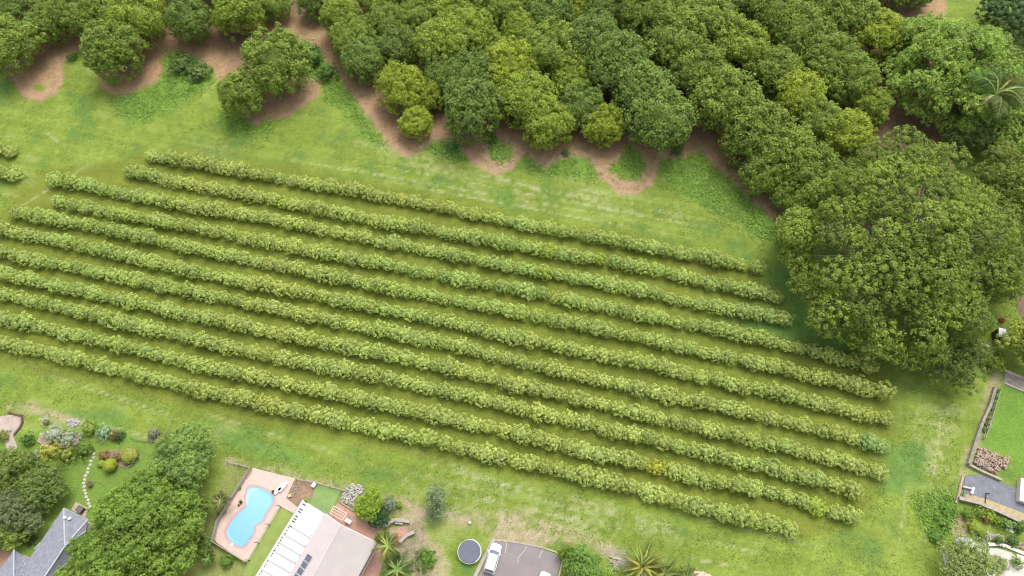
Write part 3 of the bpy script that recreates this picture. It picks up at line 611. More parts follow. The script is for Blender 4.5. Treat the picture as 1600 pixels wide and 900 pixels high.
SH = [
    (43, 687, 11, (0.10, 0.19, 0.04), 'dark green round shrub left of the silver shrubs'), (84, 678, 15, (0.36, 0.40, 0.33), 'silvery grey shrub, left one of the pair'), (106, 684, 14, (0.31, 0.36, 0.27), 'silvery green shrub, right one of the pair'),
    (72, 659, 6, (0.24, 0.28, 0.13), 'small pale shrub on the stone edging'), (80, 704, 13, (0.34, 0.36, 0.08), 'golden yellow shrub beside the dark trees'), (103, 711, 13, (0.21, 0.25, 0.06), 'olive bronze shrub between the golden and dark shrubs'),
    (130, 704, 12, (0.10, 0.17, 0.04), 'dark green shrub next to the stepping stones'), (54, 712, 8, (0.33, 0.35, 0.25), 'grey shrub left of the golden one'), (140, 668, 13, (0.22, 0.31, 0.06), 'lime shrub at the bottom field corner'),
    (162, 676, 11, (0.24, 0.34, 0.24), 'blue grey spiky shrub on the field edge'), (178, 681, 8, (0.22, 0.12, 0.05), 'red leaved shrub on the field edge'), (187, 681, 8, (0.06, 0.10, 0.035), 'near black shrub beside the red one'),
    (162, 711, 8, (0.25, 0.17, 0.08), 'bronze shrub at the back of the island bed'), (182, 713, 8, (0.24, 0.23, 0.13), 'greyish shrub in the middle of the island bed'), (5, 681, 9, (0.18, 0.22, 0.05), 'olive shrub beside the pink paving at the left edge'),
    (56, 798, 12, (0.30, 0.34, 0.26), 'silver shrub on the lawn below the dark trees'), (46, 845, 9, (0.045, 0.07, 0.03), 'dark shrub in the corner of the tiled roof'),
    (608, 788, 12, (0.19, 0.24, 0.17), 'grey green shrub touching the lime tree'), (624, 789, 6, (0.20, 0.30, 0.05), 'small lime shrub at the end of the tree group'), (666, 873, 17, (0.10, 0.19, 0.03), 'round dark green shrub left of the trampoline'),
    (315, 862, 10, (0.18, 0.27, 0.05), 'light green shrub on the lawn below the pool'), (354, 877, 11, (0.13, 0.21, 0.04), 'dense green shrub at the corner of the pool fence'), (322, 848, 9, (0.16, 0.25, 0.06), 'loose shrub against the left pool fence'),
    (345, 799, 7, (0.22, 0.30, 0.05), 'yellow green shrub halfway along the pool fence'), (374, 763, 3.4, (0.22, 0.27, 0.06), 'tiny shrub in the pool side strip'),
    (884, 238, 6, (0.08, 0.17, 0.05), 'lone small shrub on the dirt under the orchard'), (706, 228, 9, (0.08, 0.20, 0.06), 'dark weedy shrub where the track bends'), (768, 216, 10, (0.07, 0.16, 0.04), 'dark shrub at the back of the first dirt loop'),
    (1059, 234, 10, (0.09, 0.18, 0.05), 'small dark shrub beside the last dirt loop'), (112, 88, 7, (0.10, 0.16, 0.04), 'small dark shrub at the edge of the leftmost bay'),
    (282, 100, 20, (0.10, 0.16, 0.045), 'rambling dark shrub left half of the heap by the dirt'), (308, 112, 18, (0.10, 0.16, 0.045), 'rambling dark shrub right half of the heap by the dirt'), (480, 88, 24, (0.10, 0.19, 0.045), 'low spreading shrub right of the open pair of trees'),
    (512, 112, 14, (0.11, 0.19, 0.05), 'low shrub between the pair of trees and the track'),
    (1512, 805, 9, (0.14, 0.22, 0.04), 'green shrub at the left of the walled garden'), (1530, 800, 8, (0.19, 0.27, 0.05), 'light shrub along the timber retaining wall'), (1546, 806, 9, (0.22, 0.30, 0.05), 'lime shrub under the middle of the retaining wall'),
    (1520, 825, 9, (0.22, 0.30, 0.05), 'rounded yellow green shrub in the walled garden'), (1541, 812, 6, (0.26, 0.13, 0.07), 'red brown shrub in the walled garden'), (1560, 815, 9, (0.15, 0.23, 0.04), 'green shrub right of the red brown one'),
    (1575, 820, 10, (0.20, 0.30, 0.12), 'pale green shrub near the white stones'), (1592, 823, 10, (0.10, 0.18, 0.04), 'dark green shrub at the right edge under the wall'), (1534, 836, 8, (0.17, 0.25, 0.04), 'spiky green shrub above the curved white path'),
    (1561, 845, 7, (0.10, 0.16, 0.03), 'dark shrub beside the curved white path'), (1583, 845, 9, (0.11, 0.18, 0.06), 'leafy shrub above the curved path end'), (1500, 857, 9, (0.15, 0.22, 0.06), 'low shrub left of the grey landing'),
    (1565, 880, 12, (0.24, 0.29, 0.13), 'pale hazy shrub under the curved path'), (1590, 878, 9, (0.17, 0.25, 0.06), 'green shrub at the bottom right edge'),
    (1463, 838, 12, (0.12, 0.24, 0.04), 'leafy green shrub at the lower end of the boundary'), (1472, 815, 12, (0.12, 0.23, 0.04), 'leafy green shrub midway up the boundary'), (1482, 794, 11, (0.12, 0.24, 0.04), 'leafy green shrub at the upper end of the boundary'),
    (1566, 500, 5, (0.35, 0.10, 0.04), 'orange red leafed shrub by the white box'), (240, 678, 9, (0.22, 0.22, 0.19), 'grey dry shrub above the rounded tree'), (270, 680, 10, (0.20, 0.23, 0.15), 'dull grey shrub at the top of the rounded tree')]
for u, v, rp, c, l in SH: shrub(u, v, rp, c, l, hz=0.55 if 'spreading' in l or 'rambling' in l or 'boundary' in l else 0.9)
shrub(172, 727, 11, (0.25, 0.31, 0.04), 'clipped round yellow green topiary shrub on the lawn', 1.0, clipped=True, name='topiary')
shrub(158, 724, 6, (0.22, 0.30, 0.05), 'smaller clipped shrub left of the round topiary', 0.9, clipped=True, name='topiary')
shrub(203, 711, 14, (0.24, 0.27, 0.06), 'wide clipped bronze green shrub in the island bed', 0.7, clipped=True, name='topiary')

# ------------------------------------------------------------------ palms and strap-leaved plants
def frond_mesh(L, arch, nl, leaflet, wd, seed, droop=0.35):
    rng = np.random.default_rng(seed); Q = []; T = []
    pt = lambda t: np.array([L * (t - 0.10 * t * t), 0, arch * math.sin(t * 2.3) - droop * L * t ** 2.6])
    for i in range(nl):
        t = 0.14 + 0.86 * i / (nl - 1); p = pt(t); ln = leaflet * math.sin(min(1.0, (1.08 - t) * 1.7) * 1.5) * rng.uniform(0.85, 1.1)
        for s in (-1, 1):
            d = np.array([0.55, s * 0.85, -0.25 + rng.normal() * 0.08]); d /= np.linalg.norm(d); e = np.array([wd, 0, 0])
            Q.append([p - e, p + e, p + d * ln * 0.6 + e * 0.8 + np.array([0, 0, .03]), p + d * ln + np.array([0, 0, -0.15 * ln])]); T.append(rng.uniform(0.2, 0.9))
    for i in range(8):
        a, b = pt(i / 8), pt((i + 1) / 8); wv = np.array([0, 0.05 * (1 - i / 9), 0]); Q.append([a - wv, b - wv, b + wv + [0, 0, .01], a + wv]); T.append(0.9)
    return quads_mesh('frond', np.array(Q), np.array(T), LEAF)
def blade_mesh(L, wd, seed):
    rng = np.random.default_rng(seed); Q = []; T = []; n = 6
    pt = lambda t: np.array([L * t * 0.85, 0, L * (0.75 * t - 0.75 * t * t)])
    for i in range(n):
        t0, t1 = i / n, (i + 1) / n; w0, w1 = wd * (1 - t0 ** 2) * 0.5, wd * (1 - t1 ** 2) * 0.5
        for s in (-1, 1):
            Q.append([pt(t0), pt(t1), pt(t1) + [0, s * w1, -0.3 * w1], pt(t0) + [0, s * w0, -0.3 * w0]]); T.append(0.5 + 0.3 * s)
    return quads_mesh('frond', np.array(Q), np.array(T), LEAF)
FR = [frond_mesh(1.0, 0.22, 30, 0.34, 0.014, s) for s in range(3)]
FRW = [frond_mesh(1.0, 0.15, 20, 0.22, 0.02, 9 + s, 0.2) for s in range(2)]
BL = [blade_mesh(1.0, 0.13, s) for s in range(2)]
def palm(name, u, v, rp, hgt, colour, label, n=14, lib=FR, tilt=(0.0, 0.55), cat='palm', seed=1, trunk=True):
    rr = random.Random(seed); r = rp / scl(v, hgt); q = P(u, v, hgt); e = empty(name, (q.x, q.y, 0), 0, label, cat)
    if trunk:
        b = MB(); b.tube([(0, 0, -0.2), (0.05, 0.03, hgt * 0.5), (0, 0, hgt)], [0.22, 0.16, 0.15], 8); b.build('trunk', M_bark, e, True)
    for i in range(n):
        o = link('frond', lib[i % len(lib)], e); o.location = (0, 0, hgt - 0.02)
        o.rotation_euler = (rr.uniform(-.2, .2), -rr.uniform(*tilt), i * 2.39996 + rr.uniform(-.2, .2)); k = r * rr.uniform(0.85, 1.12); o.scale = (k, k, k)
        o.color = (*[x * rr.uniform(0.85, 1.15) for x in colour], 1)
    return e
palm('palm_tree', 1556, 148, 54, 12, (0.25, 0.34, 0.15), 'tall grey green feather palm over the bright tree', 17, FR, (-0.25, 0.75), seed=2)
palm('palm_tree', 607, 853, 27, 4.5, (0.24, 0.31, 0.10), 'small yellow green palm at the corner of the cream roof', 11, FR, (-0.1, 0.5), seed=3)
palm('palm_tree', 620, 890, 33, 4.0, (0.20, 0.29, 0.10), 'larger palm at the bottom edge beside the brick path', 13, FR, (-0.1, 0.45), seed=4)
palm('palm_tree', 326, 872, 14, 1.6, (0.20, 0.29, 0.09), 'short palm on the lawn below the swimming pool', 12, FR, (0, 0.5), seed=5)
palm('palm_tree', 345, 782, 18, 2.6, (0.22, 0.27, 0.14), 'thin greyish palm between the big tree and the pool', 9, FR, (-0.1, 0.4), seed=6)
palm('strap_leaf_plant', 1003, 886, 42, 1.2, (0.27, 0.32, 0.09), 'large clump of long arching leaves at the bottom edge', 26, FRW + BL, (0.1, 0.75), cat='plant', seed=7, trunk=False)
palm('strap_leaf_plant', 1040, 897, 34, 1.0, (0.25, 0.28, 0.10), 'rusty green clump of arching leaves right of the large one', 22, FRW + BL, (0.1, 0.7), cat='plant', seed=8, trunk=False)
palm('strap_leaf_plant', 1072, 905, 26, 0.8, (0.20, 0.28, 0.10), 'smallest arching leaf clump, nearest the bare dirt at bottom', 18, FRW, (0.1, 0.6), cat='plant', seed=9, trunk=False)
palm('strap_leaf_plant', 950, 903, 26, 0.8, (0.24, 0.36, 0.08), 'broad leaved plant in front of the dense clump', 16, BL, (0.2, 0.8), cat='plant', seed=10, trunk=False)
palm('strap_leaf_plant', 1533, 832, 9, 0.6, (0.24, 0.33, 0.05), 'small arching leaf plant in the walled garden', 14, BL, (0.2, 0.8), cat='plant', seed=11, trunk=False)


# ------------------------------------------------------------------ generic builders on survey positions
def poly_pts(pts, z=0): return [P(u, v, z) for u, v in pts]
def flat(name, pts, z0, z1, mat, label=None, cat=None, kind=None, parent=None):
    g = poly_pts(pts, z1); c = sum(g, Vector()) / len(g); c.z = 0
    b = MB(parent.location.copy() if parent is not None else c); b.prism(g, z0, z1)
    o = b.build(name, mat, parent); return tag(o, label, cat, kind=kind)
def wall(name, pts, wd, h, mat, label, cat='wall', z=0.0, cap=None):
    """low wall along a line: body > cap"""
    g = poly_pts(pts, h); c = g[0].copy(); c.z = 0
    e = empty(name, c, 0, label, cat); b = MB(c)
    for i in range(len(g) - 1):
        a, d = g[i].copy(), g[i + 1].copy(); a.z = d.z = z; b.bar(a, d, wd, h - z)
    b.build('wall_body', mat, e)
    if cap:
        b = MB(c)
        for i in range(len(g) - 1):
            a, d = g[i].copy(), g[i + 1].copy(); a.z = d.z = h + 0.003; b.bar(a, d, wd + 0.08, 0.06)
        b.build('coping', cap, e)
    return e
def fence(name, pts, h, step, mat, label, boards=True, board_w=0.22, rail=0.06):
    """posts, rails and single boards or pickets"""
    g = poly_pts(pts, h); c = g[0].copy(); c.z = 0; e = empty(name, c, 0, label, 'fence'); nb = 0
    pm = MB(); pm.box((0, 0, 0), 0.11, 0.11, h + 0.05); pme = pm.mesh('post', mat)
    for i in range(len(g) - 1):
        a, d = g[i].copy(), g[i + 1].copy(); a.z = d.z = 0; L = (d - a).length; n = max(1, round(L / step)); ang = math.atan2((d - a).y, (d - a).x)
        for k in range(n + (i == len(g) - 2)):
            o = link('post', pme, e, a.lerp(d, k / n) - c); o.rotation_euler = (0, 0, ang)
        for zz in (0.25, h - 0.15):
            b = MB(c); b.bar(a + Vector((0, 0, zz)), d + Vector((0, 0, zz)), rail, 0.09); b.build('rail', mat, e)
        if boards:
            m = max(1, int(L / board_w)); off = Vector((-(d - a).y, (d - a).x, 0)).normalized() * (rail / 2 + 0.015)
            bm_ = MB(); bm_.box((0, 0, 0.04), board_w * 0.86, 0.022, h - 0.04); bme = bm_.mesh('board', mat)
            for k in range(m):
                if nb >= 290: break
                nb += 1
                o = link('board', bme, e, a.lerp(d, (k + 0.5) / m) + off - c); o.rotation_euler = (0, 0, ang); o.scale = (1, 1, rt.uniform(0.96, 1.02))
    return e
def rubble(name, poly, n, size, mat, label, h=0.35, seed=3, cat='rubble'):
    rng = random.Random(seed); us = [q[0] for q in poly]; vs = [q[1] for q in poly]
    c = P(sum(us) / len(us), sum(vs) / len(vs)); b = MB(c); k = 0; tries = 0
    while k < n and tries < n * 20:
        tries += 1; u, v = rng.uniform(min(us), max(us)), rng.uniform(min(vs), max(vs))
        if not inside(u, v, poly): continue
        k += 1; q = P(u, v); s = size * rng.uniform(0.5, 1.4); z = rng.uniform(-0.05, h)
        ring = [(math.cos(a + rng.uniform(-.3, .3)) * s * rng.uniform(.7, 1), math.sin(a) * s * rng.uniform(.7, 1)) for a in (0, 1.25, 2.5, 3.8, 5.0)]
        vsx = [(q.x + x, q.y + y, z) for x, y in ring] + [(q.x + x * 0.6, q.y + y * 0.6, z + s * rng.uniform(.5, .9)) for x, y in ring]
        b.add(vsx, [(0, 1, 2, 3, 4)[::-1], (5, 6, 7, 8, 9)] + [(i, (i + 1) % 5, 5 + (i + 1) % 5, 5 + i) for i in range(5)])
    return tag(b.build(name, mat), label, cat, kind='stuff')

# ------------------------------------------------------------------ swimming pool
def cr4(pts): return [(310 + x / 5.625, 720 + y / 5.625) for x, y in pts]
def cr5(pts): return [(400 + x / 5.625, 740 + y / 5.625) for x, y in pts]
def smooth(pts, n=4):
    out = []; m = len(pts)
    for i in range(m):
        p0, p1, p2, p3 = [np.array(pts[(i + k) % m], float) for k in (-1, 0, 1, 2)]
        for k in range(n):
            t = k / n; out.append(tuple(0.5 * ((2 * p1) + (-p0 + p2) * t + (2 * p0 - 5 * p1 + 4 * p2 - p3) * t * t + (-p0 + 3 * p1 - 3 * p2 + p3) * t ** 3)))
    return out
def inset(pts, d):                                        # towards the centroid-side normal
    m = len(pts); a = sum(pts[i][0] * pts[(i + 1) % m][1] - pts[(i + 1) % m][0] * pts[i][1] for i in range(m)); sg = 1 if a > 0 else -1; out = []
    for i in range(m):
        x0, y0 = pts[i - 1]; x1, y1 = pts[(i + 1) % m]; dx, dy = x1 - x0, y1 - y0; l = math.hypot(dx, dy)
        out.append((pts[i][0] - sg * dy / l * d, pts[i][1] + sg * dx / l * d))
    return out
pool = smooth(cr4([(470, 226), (545, 240), (635, 282), (658, 325), (648, 380), (600, 452), (560, 530), (497, 572), (490, 622), (440, 705), (395, 755), (335, 742), (270, 692), (245, 630), (272, 560), (330, 480), (385, 428), (422, 395), (416, 330), (432, 258)]), 4)
outer = inset(pool, -2.8)
deck = cr4([(470, 60), (850, 155), (805, 250), (772, 330), (872, 408), (835, 462), (722, 402), (432, 880), (400, 886), (165, 722), (150, 700), (190, 530)])
eP = empty('swimming_pool', P(388, 800), 0, 'kidney shaped bright blue swimming pool in pink paving', 'swimming pool')
def ring_mesh(name, inner, out, z, mat, parent, thick=0.05):
    b = MB(parent.location); n = len(inner); gi = [P(u, v, z) for u, v in inner]; go = [P(u, v, z) for u, v in out]
    vs = gi + go + [q - Vector((0, 0, thick)) for q in gi] + [q - Vector((0, 0, thick)) for q in go]
    fs = []
    for i in range(n):
        j = (i + 1) % n; fs += [(i, j, n + j, n + i), (2 * n + i, i, n + i, 3 * n + i)][:1] + [(i, 2 * n + i, 2 * n + j, j), (n + i, n + j, 3 * n + j, 3 * n + i)]
    b.add(vs, fs); return b.build(name, mat, parent)
# paving with the pool cut out: bridge the outline to the pool ring
def resample(poly, n):
    L = [math.dist(poly[i], poly[(i + 1) % len(poly)]) for i in range(len(poly))]; T = sum(L); out = []
    for k in range(n):
        s = T * k / n; i = 0
        while s > L[i]: s -= L[i]; i += 1
        a, c = poly[i], poly[(i + 1) % len(poly)]; t = s / L[i]; out.append((a[0] + (c[0] - a[0]) * t, a[1] + (c[1] - a[1]) * t))
    return out
import bmesh
def holed_prism(name, out, hole, z, mat, parent=None, thick=0.12):
    bm = bmesh.new(); o = parent.location if parent else Vector()
    vo = [bm.verts.new(P(u, v, z) - o) for u, v in out]; vh = [bm.verts.new(P(u, v, z) - o) for u, v in hole]
    es = [bm.edges.new((vo[i], vo[(i + 1) % len(vo)])) for i in range(len(vo))] + [bm.edges.new((vh[i], vh[(i + 1) % len(vh)])) for i in range(len(vh))]
    bmesh.ops.triangle_fill(bm, use_beauty=True, use_dissolve=False, edges=es)
    bmesh.ops.recalc_face_normals(bm, faces=bm.faces)
    if bm.faces and bm.faces[0].normal.z < 0: bmesh.ops.reverse_faces(bm, faces=bm.faces)
    r = bmesh.ops.extrude_face_region(bm, geom=bm.faces[:]); bmesh.ops.translate(bm, verts=[x for x in r['geom'] if isinstance(x, bmesh.types.BMVert)], vec=(0, 0, -thick))
    bmesh.ops.recalc_face_normals(bm, faces=bm.faces)
    me = bpy.data.meshes.new(name); bm.to_mesh(me); bm.free(); me.materials.append(mat); return link(name, me, parent)
holed_prism('paving', deck, inset(outer, -0.15), 0.10, M_deck, eP)
ring_mesh('coping', pool, outer, 0.13, M_coping, eP, 0.10)
# basin: the pool is raised out of the ground sheet in a shallow shell so the water stays visible
b = MB(eP.location); gi = [P(u, v, 0.125) for u, v in pool]; n = len(gi); ct = sum(gi, Vector()) / n
fl = [ct.lerp(q, 0.9) + Vector((0, 0, -0.11)) for q in gi]
b.add(gi + fl, [(i, (i + 1) % n, n + (i + 1) % n, n + i) for i in range(n)] + [tuple(range(n, 2 * n))])
def poolmat():
    m, t, bs = newmat('pool_shell'); tc = t.nodes.new('ShaderNodeTexCoord'); sx = t.nodes.new('ShaderNodeSeparateXYZ'); t.links.new(tc.outputs['Object'], sx.inputs[0])
    r = t.nodes.new('ShaderNodeMapRange'); r.inputs[1].default_value = -5; r.inputs[2].default_value = 4.5; t.links.new(sx.outputs['Y'], r.inputs[0])
    mx = t.nodes.new('ShaderNodeMix'); mx.data_type = 'RGBA'; mx.inputs[6].default_value = (0.085, 0.34, 0.58, 1); mx.inputs[7].default_value = (0.20, 0.46, 0.58, 1)
    t.links.new(r.outputs[0], mx.inputs[0]); t.links.new(mx.outputs[2], bs.inputs['Base Color']); bs.inputs['Roughness'].default_value = 0.5; return m
M_shell = poolmat()
b.build('pool_shell', M_shell, eP)
step = smooth(cr4([(455, 228), (560, 246), (470, 285), (452, 340), (425, 385), (415, 330), (432, 260)]), 3)
b = MB(eP.location); b.prism([P(u, v, 0.05) for u, v in inset(step, 0.4)], 0.02, 0.06); b.build('step', surf('pool_step', (0.27, 0.50, 0.58), 0.6, 0.03, 1), eP)
m, t, bs = newmat('pool_water'); bs.inputs['Base Color'].default_value = (0.75, 0.95, 1, 1); bs.inputs['Roughness'].default_value = 0.05; bs.inputs['Alpha'].default_value = 0.15; bs.inputs['IOR'].default_value = 1.33
ns = t.nodes.new('ShaderNodeTexNoise'); ns.inputs['Scale'].default_value = 2.2; bp = t.nodes.new('ShaderNodeBump'); bp.inputs['Strength'].default_value = 0.25; bp.inputs['Distance'].default_value = 0.05
t.links.new(ns.outputs['Fac'], bp.inputs['Height']); t.links.new(bp.outputs[0], bs.inputs['Normal'])
b = MB(eP.location); b.add([P(u, v, 0.09) for u, v in inset(pool, 0.05)], [tuple(range(len(pool)))[::-1]]); wt = b.build('water', m, eP)
if wt.data.polygons[0].normal.z < 0: wt.data.flip_normals()
b = MB(eP.location); b.box(P(362.5, 851, 0.10), 0.35, 0.35, 0.05); b.build('skimmer_lid', M_white, eP)

# strip bed and fences round the pool
flat('garden_bed', cr4([(440, 62), (478, 74), (468, 120), (420, 168), (300, 350), (215, 500), (185, 530), (158, 690), (122, 712), (150, 540), (250, 370)]), 0.0, 0.11, surf('bark_mulch', (0.36, 0.30, 0.25), 0.95, 0.3, 4, 0.4), 'narrow grey mulch strip between pool paving and fence', 'garden bed')
fence('pool_fence', cr4([(448, 52), (152, 528), (108, 706), (402, 888)]), 1.2, 2.2, M_timber, 'pale weathered board fence round the left side of the pool', board_w=0.3)
fence('boundary_fence', cr4([(240, 0), (448, 52)]), 1.1, 2.0, M_timber, 'thin timber rail fence from the tree to the pool corner', boards=False)
fence('boundary_fence', cr5([(345, 42), (520, 72), (640, 105), (790, 145)]), 1.1, 2.2, M_timber, 'rail fence along the field behind the small lawn', boards=False)
fence('boundary_fence', [(298, 830), (302, 828), (318, 838)], 1.2, 1.6, M_timber, 'short fence return left of the palm below the pool')
fence('boundary_fence', [(270, 884), (300, 829)], 1.2, 2.0, M_timber, 'board fence in the shade of the large bright tree')
g = [P(u, v, 1.1) for u, v in cr4([(708, 395), (608, 556), (514, 718), (432, 872)])]
e = empty('glass_fence', (g[0].x, g[0].y, 0), 0, 'clear glass pool fence between the paving and the lawn', 'fence')
for i in range(4):
    b = MB(e.location); b.box((g[i].x, g[i].y, 0.0), 0.09, 0.09, 1.15); b.box((g[i].x - 0.22, g[i].y, 1.15), 0.5, 0.09, 0.05); b.build('post', M_dark, e)
    if i < 3:
        b = MB(e.location); a, d = g[i].lerp(g[i + 1], 0.04), g[i].lerp(g[i + 1], 0.96); a.z = d.z = 0.12; b.bar(a, d, 0.02, 0.98); b.build('glass_panel', M_clear, e)
def lounger(u, v, rz, label):
    e = empty('sun_lounger', P(u, v, 0.10), rz, label, 'sun lounger', 'sun loungers by the pool')
    b = MB(); b.box((0, -0.25, 0.28), 0.62, 1.25, 0.06); b.build('seat', M_white, e)
    b = MB(); b.add([(-.31, .38, .30), (.31, .38, .30), (.31, 1.0, .62), (-.31, 1.0, .62), (-.31, .38, .35), (.31, .38, .35), (.31, .98, .68), (-.31, .98, .68)], [(0, 3, 2, 1), (4, 5, 6, 7), (0, 1, 5, 4), (1, 2, 6, 5), (2, 3, 7, 6), (3, 0, 4, 7)]); b.build('backrest', M_white, e)
    lg = MB(); lg.box((0, 0, 0), 0.05, 0.05, 0.28); lm = lg.mesh('leg', M_white)
    for x, y in ((-.27, -.8), (.27, -.8), (-.27, .33), (.27, .33)): link('leg', lm, e, (x, y, 0))
lounger(436, 765, R(-38), 'white sun lounger on the pool paving, left one'); lounger(443, 761, R(-38), 'white sun lounger on the pool paving, right one')
def potplant(u, v, r, label, z=0.10, col=(0.08, 0.14, 0.05)):
    e = empty('potted_plant', P(u, v, z), 0, label, 'potted plant')
    b = MB(); b.tube([(0, 0, 0), (0, 0, 0.3), (0, 0, 0.34)], [r * 0.6, r * 0.85, r * 0.95], 10); b.build('pot', M_brown, e)
    o = link('foliage', SHR[rt.randrange(6)], e, (0, 0, 0.30)); o.scale = (r, r, r); o.color = (*col, 1)
potplant(428, 768.5, 0.22, 'dark potted plant at the top corner of the pool'); potplant(377.5, 785, 0.25, 'dark potted plant at the waist of the pool'); potplant(374, 790, 0.14, 'smaller potted plant left of the pool waist')

# ------------------------------------------------------------------ yard behind the cream house
flat('vegetable_bed', cr5([(352, 50), (515, 78), (525, 98), (488, 232), (425, 200), (372, 292), (320, 262), (252, 226)]), 0, 0.06, M_soil, 'bare brown garden bed beside the pool paving', 'garden bed')
tyre = MB(); k = 14
for i in range(k):
    a0, a1 = 2 * math.pi * i / k, 2 * math.pi * (i + 1) / k; tyre.tube([(0.26 * math.cos(a0), 0.26 * math.sin(a0), 0.10), (0.26 * math.cos(a1), 0.26 * math.sin(a1), 0.10)], [0.08, 0.08], 5)
tm = tyre.mesh('ring_planter', surf('dusty_ring', (0.30, 0.24, 0.18), 0.9, 0.2, 3))
for i, (x, y) in enumerate([(357, 100), (374, 132), (347, 128), (345, 160), (325, 168), (322, 190)]):
    o = link('ring_planter', tm, None, P(*cr5([(x, y)])[0], 0.06)); tag(o, f'round ring planter on the brown bed, {ORD[i]} from the field fence', 'planter', 'ring planters on the brown bed')
b = MB(P(463, 774, 0.06)); b.o = P(453.5, 775, 0.06); b.box(P(453.5, 775, 0.06), 0.5, 0.4, 0.35, 0.3); tag(b.build('planter_box', surf('straw', (0.6, 0.42, 0.25), 0.9, 0.2, 5)), 'small tan planter box at the edge of the brown bed', 'planter')
def chest(u, v, sx, sy, h, rz, mat, lidmat, label, cat, name, z=0.0):
    e = empty(name, P(u, v, z), rz, label, cat); b = MB(); b.box((0, 0, 0), sx, sy, h * 0.85); b.build('body', mat, e)
    b = MB(); b.box((0, 0, h * 0.85 + 0.002), sx + 0.05, sy + 0.05, h * 0.15); b.build('lid', lidmat, e); return e
chest(491.5, 758.5, 0.7, 0.5, 0.55, R(60), M_grey, M_white, 'small white lidded box at the corner of the bed', 'box', 'storage_box', 0.06)
flat('lawn', cr5([(545, 97), (742, 152), (692, 270), (630, 400), (470, 280), (525, 110)]), 0, 0.03, surf('short_lawn', (0.20, 0.29, 0.10), 0.95, 0.14, 1.0, 0.1), kind='structure')
flat('lawn', cr5([(210, 292), (330, 358), (15, 905), (-120, 905), (-60, 740)]), 0, 0.03, surf('side_lawn', (0.23, 0.29, 0.075), 0.95, 0.14, 0.7, 0.1), kind='structure')
flat('paved_yard', cr5([(726, 248), (860, 332), (905, 405), (1010, 470), (1075, 500), (1200, 540), (1270, 460), (1320, 480), (1340, 520), (1290, 600), (1180, 660), (1110, 800), (1080, 905), (850, 905), (990, 640), (600, 400)]), 0, 0.045, M_brick, kind='structure')
rubble('rubble', cr5([(790, 130), (850, 90), (940, 110), (940, 160), (880, 210), (850, 290), (740, 240)]), 420, 0.17, M_palestone, 'pale stones heaped between the lawn and the lime green tree')
wall('retaining_edge', cr5([(728, 243), (858, 328)]), 0.15, 0.3, M_timber, 'dark timber edging along the top of the paved yard')
# pergola frame
g = [P(u, v, 2.1) for u, v in cr5([(683, 285), (798, 350), (762, 412), (652, 348)])]
e = empty('pergola_frame', (g[0].x, g[0].y, 0), 0, 'open pale pergola frame beside the cream roof', 'pergola')
for q in g: b = MB(e.location); b.box((q.x, q.y, 0), 0.09, 0.09, 2.1); b.build('post', M_wall, e)
for i in range(4):
    b = MB(e.location); a, d = g[i].copy(), g[(i + 1) % 4].copy(); a.z = d.z = 2.10 + 0.003 * i; b.bar(a, d, 0.09, 0.1); b.build('beam', M_wall, e)
for t_ in (0.33, 0.66):
    b = MB(e.location); b.bar(g[0].lerp(g[3], t_) + Vector((0, 0, .11)), g[1].lerp(g[2], t_) + Vector((0, 0, .11)), 0.07, 0.08); b.build('rafter', M_wall, e)
e = chest(545.5, 815.5, 0.95, 0.5, 0.8, R(-30), M_white, M_white, 'white air conditioning unit against the cream roof edge', 'air conditioner', 'air_conditioner', 0.045)
b = MB(); b.tube([(0, -0.26, 0.35), (0, -0.275, 0.35)], [0.24, 0.24], 12); b.build('fan_grille', M_dark, e)
wall('curved_wall', [(602, 822), (609, 816), (617, 812), (628, 813), (640, 815)], 0.42, 0.7, M_pinkwall, 'pink rendered garden wall, upper curved one', cap=M_concrete)
wall('curved_wall', [(624, 848), (629, 842), (636, 836), (647, 831)], 0.42, 0.7, M_pinkwall, 'pink rendered garden wall, lower curved one', cap=M_concrete)
e = empty('garden_bench', P(624, 818, 0.045), R(-6), 'pale slab bench under the upper curved wall', 'bench'); b = MB(); b.box((0, 0, 0.40), 1.25, 0.36, 0.07); b.build('seat', M_concrete, e)
for x in (-.5, .5): b = MB(); b.box((x, 0, 0), 0.12, 0.3, 0.40); b.build('leg', M_concrete, e)
e = empty('garden_chair', P(623, 842, 0.045), R(40), 'orange plastic chair beside the lower curved wall', 'chair')
b = MB(); b.box((0, 0, 0.40), 0.5, 0.5, 0.05); b.build('seat', M_orange, e); b = MB(); b.box((0, 0.24, 0.455), 0.5, 0.05, 0.45); b.build('backrest', M_orange, e)
for x in (-.2, .2):
    for y in (-.2, .2): b = MB(); b.box((x, y, 0), 0.045, 0.045, 0.398); b.build('leg', M_orange, e)
rubble('stone_mulch', [(640, 818), (655, 814), (664, 824), (664, 850), (655, 876), (648, 893), (625, 893), (612, 870), (625, 850), (650, 836), (636, 830)], 900, 0.10, surf('mulch_stone', (0.36, 0.30, 0.25), 0.95, 0.4, 1.5, 0.3), 'rough brown stone mulch curving round the garden walls', 0.05, 7, 'mulch')

